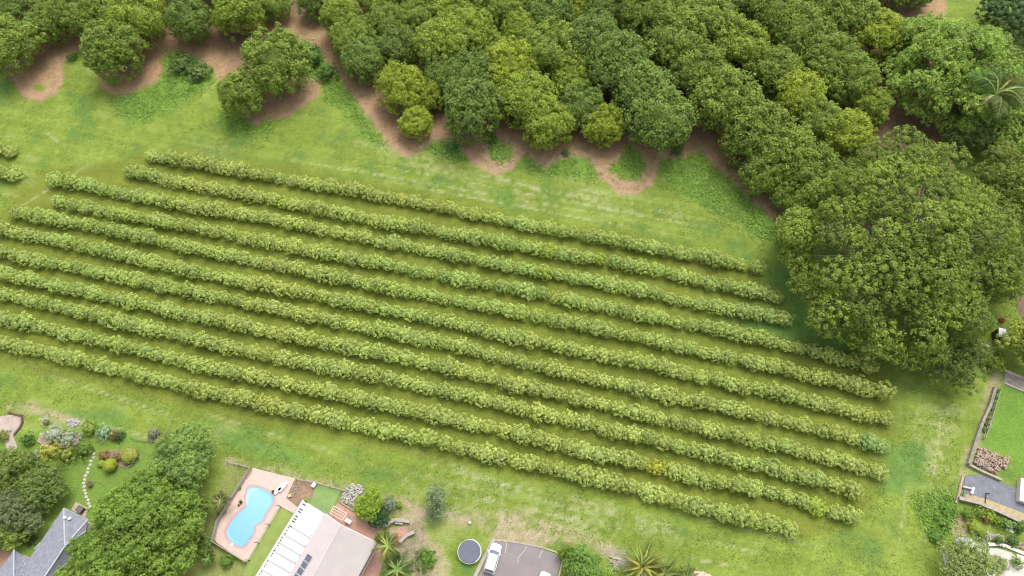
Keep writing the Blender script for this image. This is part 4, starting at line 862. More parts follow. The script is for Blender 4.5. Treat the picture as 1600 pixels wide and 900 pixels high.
# ------------------------------------------------------------------ cream house
eH = empty('house', P(500, 880), 0, 'cream house with white ribbed patio roof and solar panels', 'house')
HO = eH.location
def rp(x, y, z): return P(*cr5([(x, y)])[0], z)
Z1, Z2, Z3 = 2.75, 3.35, 4.0                               # patio eave, main eave, ridge
def ext(a, d, k): return (a[0] + (d[0] - a[0]) * k, a[1] + (d[1] - a[1]) * k)
cA, cB, cC, cD = (420, 232), (612, 352), (745, 448), (1063, 606)      # along the top end: patio corner, join, ridge, right corner
eA, eB, eC, eD = ext(cA, (10, 895), 1.5), ext(cB, (292, 895), 1.83), ext(cC, (498, 900), 2.2), ext(cD, (902, 900), 3.36)
def slab_between(name, a0, a1, b1, b0, mat, th=0.06, parent=eH):
    b = MB(HO); top = [a0, a1, b1, b0]; lo = [q - Vector((0, 0, th)) for q in top]
    b.add(top + lo, [(0, 1, 2, 3), (7, 6, 5, 4), (0, 4, 5, 1), (1, 5, 6, 2), (2, 6, 7, 3), (3, 7, 4, 0)]); return b.build(name, mat, parent)
A0, B0, A1, B1 = rp(*cA, Z1), rp(*cB, Z2 - 0.06), rp(*eA, Z1), rp(*eB, Z2 - 0.06)
B0m, C0, B1m, C1 = rp(*cB, Z2), rp(*cC, Z3), rp(*eB, Z2), rp(*eC, Z3); D0, D1 = rp(*cD, Z2), rp(*eD, Z2)
# patio roof sheets, one part per bay, with ribs
def seam_t(y0): return (y0 - 232) / ((895 - 232) * 1.5)
ts = [0.0, 0.235, 0.315, 0.39, 0.465, 0.545, 0.63, 0.715, 0.80, 0.90, 1.0]
for i in range(len(ts) - 1):
    a, d = ts[i] + 0.005, ts[i + 1] - 0.005
    p = slab_between('roof_sheet', A0.lerp(A1, a), B0.lerp(B1, a), B0.lerp(B1, d), A0.lerp(A1, d), M_whiteroof, 0.05)
    rib = MB(HO); n = max(3, int((A0 - A1).length * (d - a) / 0.42))
    for k in range(n):
        t_ = a + (d - a) * (k + 0.5) / n; x, y = A0.lerp(A1, t_) + Vector((0, 0, .001)), B0.lerp(B1, t_) + Vector((0, 0, .001)); rib.bar(x, y, 0.07, 0.035)
    o = rib.build('roof_rib', M_whiteroof, eH); o['kind'] = 'stuff'
b = MB(HO); fr = MB(HO)
for t_ in ts[1:-1]:
    x, y = A0.lerp(A1, t_) - Vector((0, 0, .14)), B0.lerp(B1, t_) - Vector((0, 0, .14)); m_ = MB(HO); m_.bar(x, y, 0.12, 0.10); m_.build('rafter', M_grey, eH)
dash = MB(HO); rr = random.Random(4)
for k in range(44):                                          # dark strips stand in for shadow at the corrugation ends, along both edges
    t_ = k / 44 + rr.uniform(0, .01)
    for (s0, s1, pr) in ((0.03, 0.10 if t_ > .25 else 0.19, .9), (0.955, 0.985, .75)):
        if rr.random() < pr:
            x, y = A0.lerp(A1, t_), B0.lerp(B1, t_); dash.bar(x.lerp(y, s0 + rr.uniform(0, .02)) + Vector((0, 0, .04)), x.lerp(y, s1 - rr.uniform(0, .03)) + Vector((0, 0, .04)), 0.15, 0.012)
dash.build('rib_end_shadow', M_dark, eH, kind='stuff')
for (a, d, nm) in ((A0, A1, 'gutter'), (D0, D1, 'gutter')):
    b = MB(HO); off = (a - (C0 if a is D0 else B0)).normalized() * 0.10; off.z = 0; b.bar(a + off - Vector((0, 0, .12)), d + off - Vector((0, 0, .12)), 0.14, 0.12); b.build(nm, M_dark if a is D0 else M_white, eH)
slab_between('roof_plane', B0m + Vector((0, 0, .08)), C0 + Vector((0, 0, .08)), C1 + Vector((0, 0, .08)), B1m + Vector((0, 0, .08)), M_cream)
slab_between('roof_plane', C0 + Vector((0, 0, .081)), D0 + Vector((0, 0, .081)), D1 + Vector((0, 0, .081)), C1 + Vector((0, 0, .081)), M_cream2)
for (x0, x1, y0, y1, n, mt) in ((B0m, C0, B1m, C1, 34, M_cream), (C0, D0, C1, D1, 34, M_cream2)):   # corrugation, crossing from eave to ridge
    b = MB(HO)
    for k in range(1, n):
        t_ = k / n; b.bar(x0.lerp(y0, t_) + Vector((0, 0, .083)), x1.lerp(y1, t_) + Vector((0, 0, .083)), 0.06, 0.018)
    b.build('roof_rib', mt, eH, kind='stuff')
b = MB(HO); b.bar(C0 + Vector((0, 0, .10)), C1 + Vector((0, 0, .10)), 0.28, 0.04); b.build('ridge_cap', M_cream, eH)
b = MB(HO); b.bar(C0 + Vector((0, 0, -.1)), D0 + Vector((0, 0, -.1)), 0.08, 0.17); b.bar(B0m + Vector((0, 0, -.1)), C0 + Vector((0, 0, -.1)), 0.08, 0.17); b.build('barge_board', M_white, eH)
ctr = (B0m + D0 + D1 + B1m) / 4
g = [q.lerp(Vector((ctr.x, ctr.y, q.z)), 0.07) for q in (B0m, D0, D1, B1m)]; b = MB(HO); b.prism(g, 0, Z2 - 0.1); b.build('wall', M_wall, eH)
for t_ in (0.02, 0.3, 0.6, 0.98): q = A0.lerp(A1, t_) + (B0 - A0).normalized() * 0.3; b = MB(HO); b.box((q.x, q.y, 0), 0.1, 0.1, Z1 - 0.1); b.build('patio_post', M_white, eH)
flat('patio_slab', [cr5([cA])[0], cr5([cB])[0], cr5([eB])[0], cr5([eA])[0]], 0, 0.05, M_concrete, kind=None, parent=eH)
q0, q1 = rp(462, 712, 0), None
n_ = (C0 - B0m).cross(B1m - B0m).normalized(); n_ = n_ if n_.z > 0 else -n_
ux = (C0 - B0m).normalized(); uy = (B1m - B0m).normalized()
def onroof(x, y):
    d = rp(x, y, 0) - Vector((0, 0, CAM_H)) - Vector((0, 0, 0)); d = rp(x, y, 0) - Vector((0, 0, CAM_H)); o_ = Vector((0, 0, CAM_H))
    t_ = (B0m + Vector((0, 0, .11)) - o_).dot(n_) / d.dot(n_); return o_ + d * t_
for (x, y) in [(459, 748), (425, 803), (390, 860), (354, 917), (318, 975), (282, 1033)]:
    c = onroof(x, y); b = MB(HO); sx, sy = 0.47, 0.50
    vs = [c + ux * (i * sx) + uy * (j * sy) + n_ * h for h in (0.0, 0.05) for i, j in ((-1, -1), (1, -1), (1, 1), (-1, 1))]
    b.add(vs, [(3, 2, 1, 0), (4, 5, 6, 7), (0, 1, 5, 4), (1, 2, 6, 5), (2, 3, 7, 6), (3, 0, 4, 7)]); o = b.build('solar_panel', M_solar, eH)
    b = MB(HO)
    for s in (-1, 1):
        b.add([c + ux * (s * (sx + .03) + k1 * .03) + uy * (k2 * (sy + .05)) + n_ * h for h in (0, .06) for k1, k2 in ((-1, -1), (1, -1), (1, 1), (-1, 1))], [(3, 2, 1, 0), (4, 5, 6, 7), (0, 1, 5, 4), (1, 2, 6, 5), (2, 3, 7, 6), (3, 0, 4, 7)])
        b.add([c + uy * (s * (sy + .03) + k2 * .03) + ux * (k1 * (sx - .005)) + n_ * h for h in (0, .057) for k1, k2 in ((-1, -1), (1, -1), (1, 1), (-1, 1))], [(3, 2, 1, 0), (4, 5, 6, 7), (0, 1, 5, 4), (1, 2, 6, 5), (2, 3, 7, 6), (3, 0, 4, 7)])
    fo = b.build('panel_frame', M_grey, o)

# ------------------------------------------------------------------ grey tiled house
eG = empty('house', P(75, 880), 0, 'grey tiled house with hipped roof at the bottom left', 'house'); GO = eG.location
def tiled(e0, e1, r1, r0, parent=eG, course=0.33):
    """roof face between eave e0-e1 and ridge r0-r1 as lapped tile courses"""
    L = ((e0 + e1) / 2 - (r0 + r1) / 2).length; n = max(3, int(L / course)); b = MB(GO)
    for i in range(n):
        t0, t1 = i / n, min(1, (i + 1) / n + 0.02)
        a, d, f, g_ = e0.lerp(r0, t0), e1.lerp(r1, t0), e1.lerp(r1, t1), e0.lerp(r0, t1); up = Vector((0, 0, 0.11))
        b.add([a + up, d + up, f + Vector((0, 0, .012)), g_ + Vector((0, 0, .012)), a, d], [(0, 1, 2, 3), (4, 5, 1, 0)])
        m_ = int((d - a).length / 0.9)                      # side laps
        for k in range(1, m_ + 1):
            t_ = (k + 0.5 * (i % 2)) / (m_ + 1); x = a.lerp(d, t_) + up; y = g_.lerp(f, t_) + Vector((0, 0, .02)); b.bar(x, y, 0.06, 0.03)
    return b.build('roof_face', M_tile, parent)
ze, zr = 2.7, 4.6
gA, gC, gD, gE = P(100, 794, ze), P(102, 853, zr), P(137.5, 812, ze), P(127, 846, ze + .25)
dr = (P(47, 872, ze) - gA).normalized(); gB = gA + dr * 16; gR = gC + dr * 13
tiled(gB, gA, gC, gR); tiled(gA, gD, gC, gC + Vector((.05, 0, 0)))
gF = gD + Vector((0.2, -1.6, 0)); gG = gF + (gD - gA).normalized() * 1.2 + dr * 14
tiled(gD, gF, gC + Vector((.06, -.05, 0)), gC + Vector((.05, 0, 0)))
tiled(gF, gF + dr * 13 + Vector((1.5, 0, 0)), gR, gC)
for a, d in ((gA, gC), (gC, gR), (gC, gD), (gC, gF)):
    b = MB(GO); b.bar(a + Vector((0, 0, .06)), d + Vector((0, 0, .06)), 0.22, 0.06); b.build('ridge_cap', M_ridge, eG)
w0, w1 = P(22, 860, ze), None; wr = P(22, 905, ze + 1.3); wl = P(-8, 898, ze); wR = P(50, 874, ze)
wA = P(22.5, 859, ze + 0.1); wrr = P(22, 935, ze + 1.5)
tiled(P(-30, 935, ze), wA, wA + Vector((.02, 0, .02)), wrr); tiled(wA, P(56, 882, ze + .1), wrr, wA + Vector((.03, 0, .02)))
b = MB(GO); b.bar(wA + Vector((0, 0, .08)), wrr + Vector((0, 0, .08)), 0.2, 0.06); b.build('ridge_cap', M_ridge, eG)
for a, d in ((gA, gB), (gA, gD)):
    b = MB(GO); b.bar(a + Vector((0, 0, -.1)), d + Vector((0, 0, -.1)), 0.13, 0.11); b.build('gutter', M_ridge, eG)
cm = (gA + gB + gD) / 3; g = [q.lerp(Vector((cm.x, cm.y, q.z)), 0.08) for q in (gA, gB, gF + dr * 13, gF, gD)]
b = MB(GO); b.prism(g, 0, ze - .06); b.build('wall', M_wall, eG)
g = [P(22, 864, ze), P(48, 876, ze), P(40, 935, ze), P(-20, 935, ze)]; b = MB(GO); b.prism(g, 0, ze - .08); b.build('wall', M_wall, eG)
for (u, v) in ((100.5, 809), (108.5, 810)):
    q = P(u, v, 3.6); b = MB(GO); b.tube([q - Vector((0, 0, .7)), q], [0.12, 0.12], 10); b.tube([q, q + Vector((0, 0, .1))], [0.24, 0.18], 10); b.build('roof_vent', M_white, eG)
a, d = P(87, 812, 1.0), P(54, 858, 1.0); wall('garden_rail', [(87, 812), (74, 832)], 0.06, 0.9, M_white, 'thin white rail along the grey roof edge, upper length'); wall('garden_rail', [(70, 840), (53, 858)], 0.06, 0.9, M_white, 'thin white rail along the grey roof edge, lower length')
flat('paved_landing', [(118, 784), (139, 794), (133, 808), (111, 797)], 0, 0.05, surf('tan_paving', (0.42, 0.31, 0.24), 0.9, 0.12, 3), kind='structure')
chest(128, 797, 0.95, 0.85, 0.8, R(-28), M_dark, surf('dark_grey', (0.13, 0.12, 0.12), .6, .1, 3), 'dark grey equipment box on the landing by the tiled roof', 'box', 'equipment_box', 0.05)
# stepping stones
st = [(146, 709), (145.5, 714.5), (142, 720), (141, 726), (137.7, 732), (136.7, 738), (133.5, 743), (132.5, 749), (130.5, 754.7), (131.5, 760), (132, 766), (134, 770.5), (135, 776), (138, 781), (138.7, 786.5), (141, 791)]
NUM = ORD + ['fifteenth', 'sixteenth']
sb = MB(); sb.prism([(-.24, -.17, 0), (.22, -.2, 0), (.25, .15, 0), (-.2, .2, 0)], -0.02, 0.05); sm = sb.mesh('stepping_stone', M_palestone)
for i, (u, v) in enumerate(st):
    o = link('stepping_stone', sm, None, P(u, v)); o.rotation_euler = (0, 0, rt.uniform(-.5, .5)); tag(o, f'pale stepping stone, {NUM[i]} from the shrub end of the lawn path', 'stepping stone', 'stepping stones across the lawn')
e = empty('garden_table', P(143.5, 757.5), 0.3, 'small round dark brown table on the lawn', 'table'); b = MB(); b.tube([(0, 0, .7), (0, 0, .75)], [.45, .45], 14); b.build('tabletop', M_brown, e)
for a in range(4): b = MB(); b.tube([(0.1 * math.cos(a * 1.57), .1 * math.sin(a * 1.57), .70), (0.4 * math.cos(a * 1.57), .4 * math.sin(a * 1.57), 0)], [.03, .03], 5); b.build('leg', M_brown, e)
b = MB(P(150, 757)); b.tube([P(u, v, .03) for u, v in [(146, 753), (152, 753), (158, 757), (163, 760)]], [.03] * 4, 5); tag(b.build('ground_line', M_brown, None), 'thin brown line running right from the round table', 'hose')  # thin brown line lying on the lawn beside the table
flat('island_bed', [(156, 706), (175, 703), (200, 703), (216, 708), (216, 715), (196, 730), (182, 729)], 0, 0.05, M_soil, 'brown soil island bed with clipped shrubs on the lawn', 'garden bed')
wall('bed_edging', [(196, 732), (218, 717), (219, 708)], 0.1, 0.15, M_palestone, 'pale edging at the lower right of the island bed')
rubble('stone_edging', [(60, 655), (74, 650), (80, 660), (72, 668), (64, 664)], 60, 0.14, M_palestone, 'ring of pale stones round the small shrub bed', 0.05, 5, 'stones')
rubble('stone_edging', [(104, 656), (122, 654), (126, 664), (108, 668)], 110, 0.16, surf('lilac_stone', (0.45, 0.41, 0.41), .9, .3, 2), 'small heap of greyish stones on the field edge', 0.2, 6, 'stones')
flat('paved_patch', [(-8, 652), (5, 650), (30, 646), (34, 652), (34, 664), (28, 676), (20, 680), (26, 695), (28, 712), (12, 705), (8, 694), (-8, 670)], 0, 0.03, surf('pink_concrete', (0.40, 0.32, 0.28), 0.9, 0.16, 0.9, 0.1), kind='structure')
wall('garden_edging', [(12, 643), (20, 646), (33, 649), (34, 660), (30, 668), (21, 679)], 0.28, 0.3, M_brown, 'dark curved edging round the pink concrete patch')
flat('raised_bed', [(57, 690), (66, 676), (118, 678), (124, 676), (123, 692), (112, 700), (75, 700)], 0, 0.25, surf('bed_soil', (0.33, 0.25, 0.20), 0.95, 0.3, 2, 0.3), 'raised bed holding the two silvery shrubs', 'garden bed')
flat('garden_path', [(25, 826), (34, 834), (20, 865), (-8, 905), (-8, 870), (10, 850)], 0, 0.02, surf('red_path', (0.36, 0.22, 0.14), .95, .2, 1, .2), kind='structure')
b = MB(P(235, 690)); b.tube([P(u, v, z) for u, v, z in [(202, 683, .3), (215, 687, .5), (226, 689, .4), (240, 690, .3)]], [.05, .07, .06, .04], 6); b.tube([P(u, v, z) for u, v, z in [(236, 688, .2), (243, 691, .5), (250, 694, .2)]], [.10, .12, .06], 6)
tag(b.build('fallen_branch', M_bark), 'dark fallen branches on the field edge above the lawn', 'branch')

# ------------------------------------------------------------------ trampoline, driveway, cars
e = empty('trampoline', P(734, 863), 0, 'round dark blue trampoline on the grass beside the driveway', 'trampoline'); rT = 1.72
b = MB(); b.tube([(0, 0, .80), (0, 0, .815)], [rT - .12, rT - .12], 32); b.build('jumping_mat', M_mat, e)
def torus(b, r, rad, z, n=32, k=6, a0=0, a1=2 * math.pi):
    pts = [(r * math.cos(a0 + (a1 - a0) * i / n), r * math.sin(a0 + (a1 - a0) * i / n), z) for i in range(n + 1)]; b.tube(pts, [rad] * (n + 1), k, False)
b = MB(); torus(b, rT, .05, .8); b.build('frame', M_grey, e)
b = MB(); 
for i in range(24):
    a0, a1 = -1.0 + i * 0.11, -1.0 + (i + 1) * 0.11
    b.add([((rT + s) * math.cos(a), (rT + s) * math.sin(a), .875) for s in (-.10, .09) for a in (a0, a1)], [(0, 1, 3, 2)])
b.build('safety_pad', M_pad, e)
b = MB()
for i in range(12):
    a0, a1 = 2.4 + i * 0.13, 2.4 + (i + 1) * 0.13
    b.add([((rT + s) * math.cos(a), (rT + s) * math.sin(a), .872) for s in (-.06, .07) for a in (a0, a1)], [(0, 1, 3, 2)])
b.build('safety_pad', M_pad, e)
for i in range(6):
    a = i * math.pi / 3 + .2; b = MB(); b.tube([(rT * math.cos(a), rT * math.sin(a), .78), (rT * 1.04 * math.cos(a), rT * 1.04 * math.sin(a), 0)], [.03, .03], 6); b.build('leg', M_grey, e)
drv = [(775, 845), (790, 846), (810, 850), (845, 857.5), (865, 865), (873, 870), (876, 878), (868, 905), (852, 960), (720, 960), (748, 900)]
flat('driveway', drv, 0, 0.03, M_asphalt, kind='structure')
wall('kerb', [(772, 841), (762, 862), (752, 880), (740, 905), (715, 955)], 0.55, 0.13, M_concrete, 'pale concrete kerb between trampoline and driveway', 'kerb')
wall('kerb', [(773, 843), (810, 848), (846, 855), (868, 862), (880, 874), (872, 905), (855, 960)], 0.22, 0.09, surf('sandy_kerb', (0.36, 0.30, 0.25), .9, .2, 2), 'thin sandy kerb round the far edge of the driveway', 'kerb')
for i, pts in enumerate([[(791, 848), (791, 857), (789, 864)], [(823, 853), (820, 860), (812, 868), (808, 879)], [(847, 860), (845, 866), (842, 872)]]):
    b = MB(P(*pts[0])); rr = random.Random(i); prev = None
    for k in range(len(pts) - 1):
        for s in range(4):
            t0, t1 = s / 4, (s + 1) / 4; a = P(pts[k][0] + (pts[k + 1][0] - pts[k][0]) * t0, pts[k][1] + (pts[k + 1][1] - pts[k][1]) * t0, .033); d = P(pts[k][0] + (pts[k + 1][0] - pts[k][0]) * t1 + rr.uniform(-.8, .8), pts[k][1] + (pts[k + 1][1] - pts[k][1]) * t1, .033)
            b.bar(prev or a, d, 0.10, 0.004); prev = d
    o = b.build('pavement_crack', M_crack); o['kind'] = 'structure'

def car(u, v, u2, v2, L, W, label, z0=0.03):
    """estate car: front points to (u, v) from rear (u2, v2)"""
    f, r = P(u, v), P(u2, v2); d = f - r; ang = math.atan2(d.y, d.x); c = (f + r) / 2; c.z = z0
    e = empty('parked_car', c, ang, label, 'car', 'cars parked on the driveway')
    # body: stations along x; half width, belt height
    st = [(-.5, .74, .35, .62), (-.485, .90, .30, .86), (-.44, .97, .26, .97), (-.30, 1.0, .24, .98), (0, 1.0, .24, .97), (.20, 1.0, .24, .96), (.30, .985, .24, .92), (.40, .94, .26, .82), (.46, .84, .28, .74), (.495, .62, .34, .60)]
    b = MB(); n = 10; W2 = W / 2
    for (x, wf, zb, zt) in st:
        w_ = W2 * wf
        ring = [(-w_ * .86, zb), (-w_ * .99, zb + .12), (-w_, (zb + zt) / 2 + .05), (-w_ * .95, zt - .05), (-w_ * .86, zt), (w_ * .86, zt), (w_ * .95, zt - .05), (w_, (zb + zt) / 2 + .05), (w_ * .99, zb + .12), (w_ * .86, zb)]
        b.v += [Vector((x * L, y, z)) for y, z in ring]
    for i in range(len(st) - 1):
        for j in range(n): b.f.append((i * n + j, (i + 1) * n + j, (i + 1) * n + (j + 1) % n, i * n + (j + 1) % n))
    b.f += [tuple(range(n)), tuple(range(len(st) * n - 1, (len(st) - 1) * n - 1, -1))]
    b.build('body', M_carwhite, e, True)
    # cabin: belt ring then roof ring
    def quad(name, pts, mat, th=0.012): m_ = MB(); m_.add(pts, [tuple(range(len(pts)))]); return m_.build(name, mat, e)
    zb, zt = .955, 1.43; wb, wt_ = W2 * .90, W2 * .80; xf0, xf1, xr0, xr1 = .235 * L, .115 * L, -.468 * L, -.40 * L
    rf = MB(); ringr = [(xf1, -wt_ * .9), (xf1 + .05, 0), (xf1, wt_ * .9), (xf1 - .15, wt_), (xr1 + .1, wt_), (xr1, wt_ * .85), (xr1, -wt_ * .85), (xr1 + .1, -wt_), (xf1 - .15, -wt_)]
    rf.add([(x, y, zt) for x, y in ringr] + [(x * .93 - .03, y * .9, zt + .05) for x, y in ringr], [tuple(range(9, 18))] + [(i, (i + 1) % 9, 9 + (i + 1) % 9, 9 + i) for i in range(9)]); ro = rf.build('roof', M_carwhite, e)
    if ro.data.polygons[0].normal.z < 0: ro.data.flip_normals()
    ws = MB(); ws.add([(xf0, -wb * .92, zb), (xf0 + .12, 0, zb - .01), (xf0, wb * .92, zb), (xf1, wt_ * .9, zt), (xf1 + .05, 0, zt), (xf1, -wt_ * .9, zt)], [(0, 1, 4, 5), (1, 2, 3, 4)]); ws.build('windscreen', M_glass, e)
    quad('rear_window', [(xr0, wb * .85, zb), (xr0, -wb * .85, zb), (xr1, -wt_ * .85, zt), (xr1, wt_ * .85, zt)], M_glass)
    for s in (-1, 1):
        sw = MB(); sw.add([(xf0 - .05, s * wb, zb), (xr0 + .12, s * wb, zb), (xr1 + .1, s * wt_, zt), (xf1 - .15, s * wt_, zt)], [(0, 1, 2, 3)]); sw.build('side_window', M_glass, e)
        pl = MB()
        for (p0, p1) in (((xf0 - .02, s * wb * .96, zb), (xf1 - .08, s * wt_ * .96, zt)), ((xr0 + .06, s * wb * .94, zb), (xr1 + .05, s * wt_ * .94, zt)), ((0.0, s * wb, zb), (-.05, s * wt_, zt))): pl.tube([p0, p1], [.05, .05], 5)
        pl.build('pillar', M_carwhite, e)
        m_ = MB(); m_.box((xf0 - .25, s * (W2 + .07), .92), .12, .2, .13); m_.build('wing_mirror', M_carwhite, e)
        m_ = MB(); m_.bar((xf1 - .2, s * wt_ * .93, zt + .05), (xr1 + .2, s * wt_ * .93, zt + .05), .035, .04); m_.build('roof_rail', M_dark, e)
        m_ = MB(); m_.tube([(.445 * L, s * W2 * .66, .66), (.475 * L, s * W2 * .60, .64)], [.13, .09], 8); m_.build('headlight', M_grey, e)
        m_ = MB(); m_.box((-.478 * L, s * W2 * .74, .62), .09, .18, .26); m_.build('tail_light', M_red, e)
        for x in (.30 * L, -.30 * L):
            m_ = MB(); m_.tube([(x, s * (W2 - .2), .30), (x, s * (W2 - .01), .30)], [.31, .31], 16); wh = m_.build('wheel', M_rubber, e)
            m_ = MB(); m_.tube([(x, s * (W2 - .03), .30), (x, s * (W2 + .003), .30)], [.19, .17], 10); m_.build('rim', M_grey, wh)
    m_ = MB(); m_.box((-.497 * L, 0, .84), .05, W * .62, .11); m_.build('tailgate_trim', M_dark, e)
    return e
car(776.5, 851.5, 764, 895, 4.3, 1.76, 'white hatchback parked nose up along the kerb')
car(853, 896.5, 841, 940, 4.3, 1.76, 'white car cut by the bottom edge of the driveway')

# debris beside the driveway
rr = random.Random(8); b = MB(P(962, 882))
for i in range(26):
    u, v = 962 + rr.uniform(-8, 8), 882 + rr.uniform(-8, 8); a = rr.uniform(0, 6.28); q = P(u, v, rr.uniform(.1, .5)); l = rr.uniform(.4, .9)
    b.tube([q - Vector((math.cos(a), math.sin(a), .1)) * l, q + Vector((math.cos(a), math.sin(a), .1)) * l], [.05, .03], 5)
tag(b.build('branch_pile', surf('bleached_wood', (0.50, 0.44, 0.42), .9, .2, 3)), 'pile of bleached pruned branches between the green clumps', 'branch pile')
b = MB(P(961, 871)); b.tube([P(951, 869, .25), P(971, 874, .25)], [.09, .09], 8); tag(b.build('pale_log', M_palestone), 'pale straight log above the pile of branches', 'log')
rubble('gravel_patch', [(938, 858), (985, 866), (990, 876), (985, 892), (972, 888), (968, 872), (940, 866)], 500, 0.09, surf('grey_gravel', (0.42, 0.37, 0.34), .95, .3, 2), 'grey brown gravel beside the large arching plant', 0.03, 9, 'gravel')
flat('garden_path', [(1080, 892), (1100, 893), (1125, 905), (1080, 910)], 0, 0.02, surf('sandy_path', (0.50, 0.42, 0.33), .95, .2, 1, .2), kind='structure')
b = MB(P(734, 817)); b.box(P(734, 817), 0.35, 0.3, 0.4, .4); b.box(P(734, 817, .40), 0.22, 0.2, 0.08, .4); tag(b.build('marker_block', M_white), 'tiny white block on the grass above the trampoline', 'marker')

# ------------------------------------------------------------------ right side gardens
def crr(pts): return [(1480 + x / 5.625, 600 + y / 5.625) for x, y in pts]
def crs(pts): return [(1460 + x / 6.0, 750 + y / 6.0) for x, y in pts]
wall('retaining_wall', crr([(430, 20), (385, 180), (320, 320), (265, 470), (195, 700)]), 0.35, 0.7, M_timber, 'long grey timber retaining wall down the field edge', cap=surf('lichened_cap', (0.25, 0.23, 0.19), .95, .3, 2))
fence('garden_fence', crr([(480, 40), (400, 300), (345, 470)]), 1.1, 1.8, M_timber, 'weathered rail fence along the green back yard', boards=False)
for i, (x, y) in enumerate([(440, 60), (425, 110), (412, 160), (395, 210), (378, 255), (360, 300), (350, 350), (335, 400)]):
    u, v = crr([(x, y)])[0]; shrub(u, v, 4.6, (0.13 + .02 * (i % 3), 0.20, 0.07), f'low plant in the strip above the yard, {ORD[i]} from the top', 0.7, group='low plants in the boundary strip', name='low_plant')
rubble('rubble', crr([(270, 560), (330, 575), (430, 620), (530, 650), (512, 750), (470, 740), (440, 790), (400, 788), (225, 700)]), 620, 0.22, M_stone, 'heap of tan broken stone in the corner of the green yard', 0.5, 11)
wall('retaining_wall', crr([(195, 705), (310, 765), (480, 840)]), 0.3, 0.55, M_timber, 'short timber wall below the heap of broken stone')
flat('concrete_slab', [(1508, 744), (1530, 741), (1560, 752), (1610, 770), (1610, 822), (1560, 800), (1505, 776)], 0, 0.08, M_slab, kind='structure')
flat('soil_strip', [(1505, 775), (1512, 772), (1545, 781), (1600, 802), (1610, 812), (1592, 812), (1540, 791)], 0, 0.10, surf('dry_soil', (0.38, 0.31, 0.17), .95, .2, 1.5, .2), kind='structure')
wall('retaining_wall', [(1499, 778), (1528, 785), (1560, 798), (1596, 815)], 0.45, 0.7, surf('grey_timber', (0.33, 0.31, 0.28), .9, .25, 3, .3), 'long grey timber wall between the slab and the garden', cap=M_timber)
wall('low_wall', [(1505, 760), (1522, 764)], 0.25, 0.5, M_palestone, 'short white wall at the left end of the grey slab')
wall('low_wall', [(1522, 761), (1519, 771)], 0.3, 0.55, M_white, 'stubby white wall turning down from the short one')
wall('boundary_edge', crs([(272, -40), (228, 150), (205, 215)]), 0.35, 0.25, M_stone, 'reddish stone edge down the left of the slab')
e = chest(1602, 771, 2.6, 3.6, 1.0, R(-22), M_wall, M_white, 'white flat lid roof cut by the right edge over the slab', 'tank', 'water_tank', 0.08)
rubble('slab_debris', [(1530, 745), (1600, 772), (1600, 800), (1560, 795), (1525, 770)], 60, 0.12, M_palestone, 'loose pale scraps lying over the grey slab', 0.02, 12, 'debris')
b = MB(P(1545, 778)); b.tube([P(u, v, .15) for u, v in [(1540, 771), (1546, 771)]], [.08] * 2, 5); b.tube([P(1540.5, 772, .15), P(1539.5, 786, .15)], [.08] * 2, 5); tag(b.build('dark_pipe', M_dark), 'dark bent pipe lying on the grey slab', 'pipe')
flat('soil_patch', crs([(180, 330), (320, 330), (330, 500), (300, 530), (180, 525), (150, 430)]), 0, 0.03, surf('garden_earth', (0.27, 0.24, 0.12), .95, .35, 1.5, .3), kind='structure')
flat('garden_landing', crs([(205, 530), (325, 545), (300, 620), (225, 630)]), 0, 0.08, surf('lilac_paving', (0.36, 0.34, 0.38), .8, .1, 2), kind='structure')
wall('landing_edge', crs([(195, 530), (222, 628)]), 0.2, 0.2, M_palestone, 'pale edge on the left of the grey landing'); wall('landing_edge', crs([(328, 545), (302, 615)]), 0.2, 0.2, M_palestone, 'pale edge on the right of the grey landing')
flat('garden_path', crs([(330, 540), (400, 600), (520, 640), (600, 640), (720, 680), (800, 750), (860, 800), (860, 900), (500, 905), (480, 760), (340, 640)]), 0, 0.025, surf('pale_paving', (0.50, 0.48, 0.42), .9, .2, 1.0, .2), kind='structure')
wall('curved_kerb', crs([(510, 605), (600, 600), (680, 620), (750, 650), (860, 695)]), 0.45, 0.3, surf('pinkish_white', (0.70, 0.62, 0.58), .8, .06, 2), 'white curved kerb sweeping through the bottom right garden', 'kerb')
flat('pale_terrace', crs([(770, 690), (860, 720), (860, 840), (800, 820)]), 0, 0.05, surf('terrace', (0.62, 0.59, 0.58), .8, .05, 2), kind='structure')
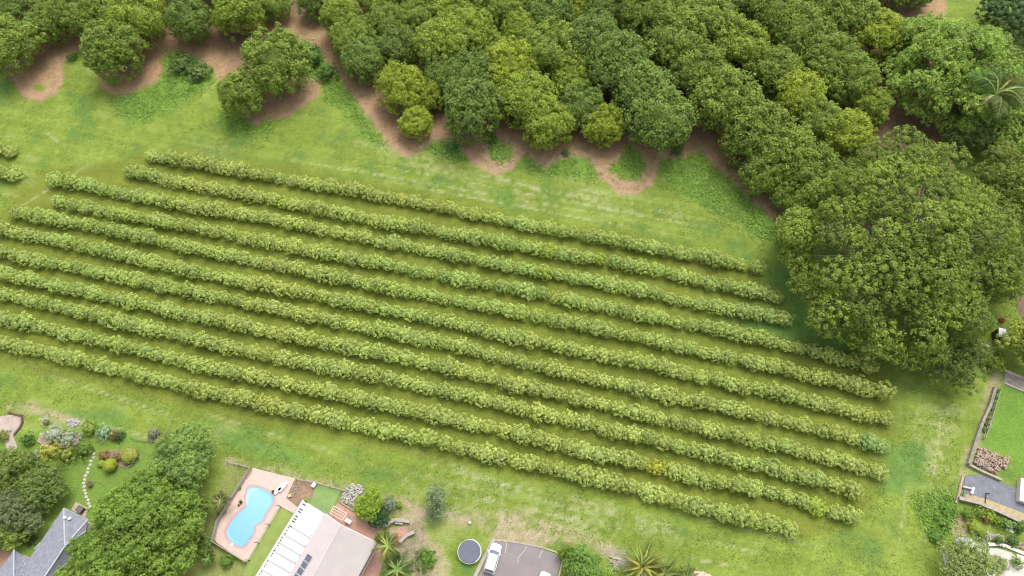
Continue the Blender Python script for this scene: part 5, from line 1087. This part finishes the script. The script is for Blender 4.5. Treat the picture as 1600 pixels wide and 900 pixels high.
rubble('white_stones', crs([(60, 680), (100, 690), (150, 720), (130, 760), (160, 830), (120, 820), (95, 770)]), 70, 0.16, M_palestone, 'line of pale stones left of the olive tree', 0.1, 13, 'stones')
rubble('white_stones', crs([(690, 450), (740, 460), (745, 490), (700, 490)]), 30, 0.2, M_white, 'bright white stones between shrubs at the right', 0.1, 14, 'stones')
rubble('garden_stones', crs([(340, 500), (420, 640), (560, 560), (680, 590), (640, 520), (500, 480)]), 260, 0.14, M_palestone, 'scattered pale stones among the walled garden shrubs', 0.1, 15, 'stones')
rubble('garden_stones', crs([(780, 590), (850, 600), (850, 650), (770, 630)]), 60, 0.16, M_stone, 'brown stones at the right edge above the white kerb', 0.1, 16, 'stones')
e = chest(1555, 527, 1.15, 1.5, 2.1, R(-14), M_dark, M_white, 'small white topped box under the yellowish tree', 'box', 'white_top_box')
wall('garden_wall', [(1534, 537), (1546, 541)], 0.5, 0.5, M_palestone, 'pale short wall below the white topped box'); wall('timber_sleeper', [(1540, 558), (1552, 565)], 0.3, 0.35, M_timber, 'grey timber sleeper, upper of two at the giant tree'); wall('timber_sleeper', [(1546, 567), (1560, 574)], 0.3, 0.3, M_palestone, 'pale timber sleeper, lower of two at the giant tree')
wall('garden_fence_rail', [(1570, 577), (1600, 590), (1625, 598)], 0.2, 0.5, M_palestone, 'pale rail above the brown strip at the right edge', 'fence')
flat('soil_patch', [(1572, 582), (1620, 598), (1620, 622), (1600, 612), (1566, 600)], 0, 0.04, surf('brown_grey_soil', (0.33, 0.29, 0.24), .95, .25, 1.5, .2), kind='structure')
wall('yard_edge', [(1570, 598), (1600, 611), (1620, 618)], 0.2, 0.3, M_palestone, 'pale edging above the green back yard')
flat('soil_patch', [(1585, 455), (1620, 455), (1620, 505), (1598, 500), (1588, 480)], 0, 0.03, surf('dark_earth', (0.20, 0.13, 0.10), .95, .2, 1, .2), kind='structure')
rr = random.Random(6)
for i, (u, v, l) in enumerate([(1555, 686, 'left'), (1551, 682, 'middle')]):
    pass
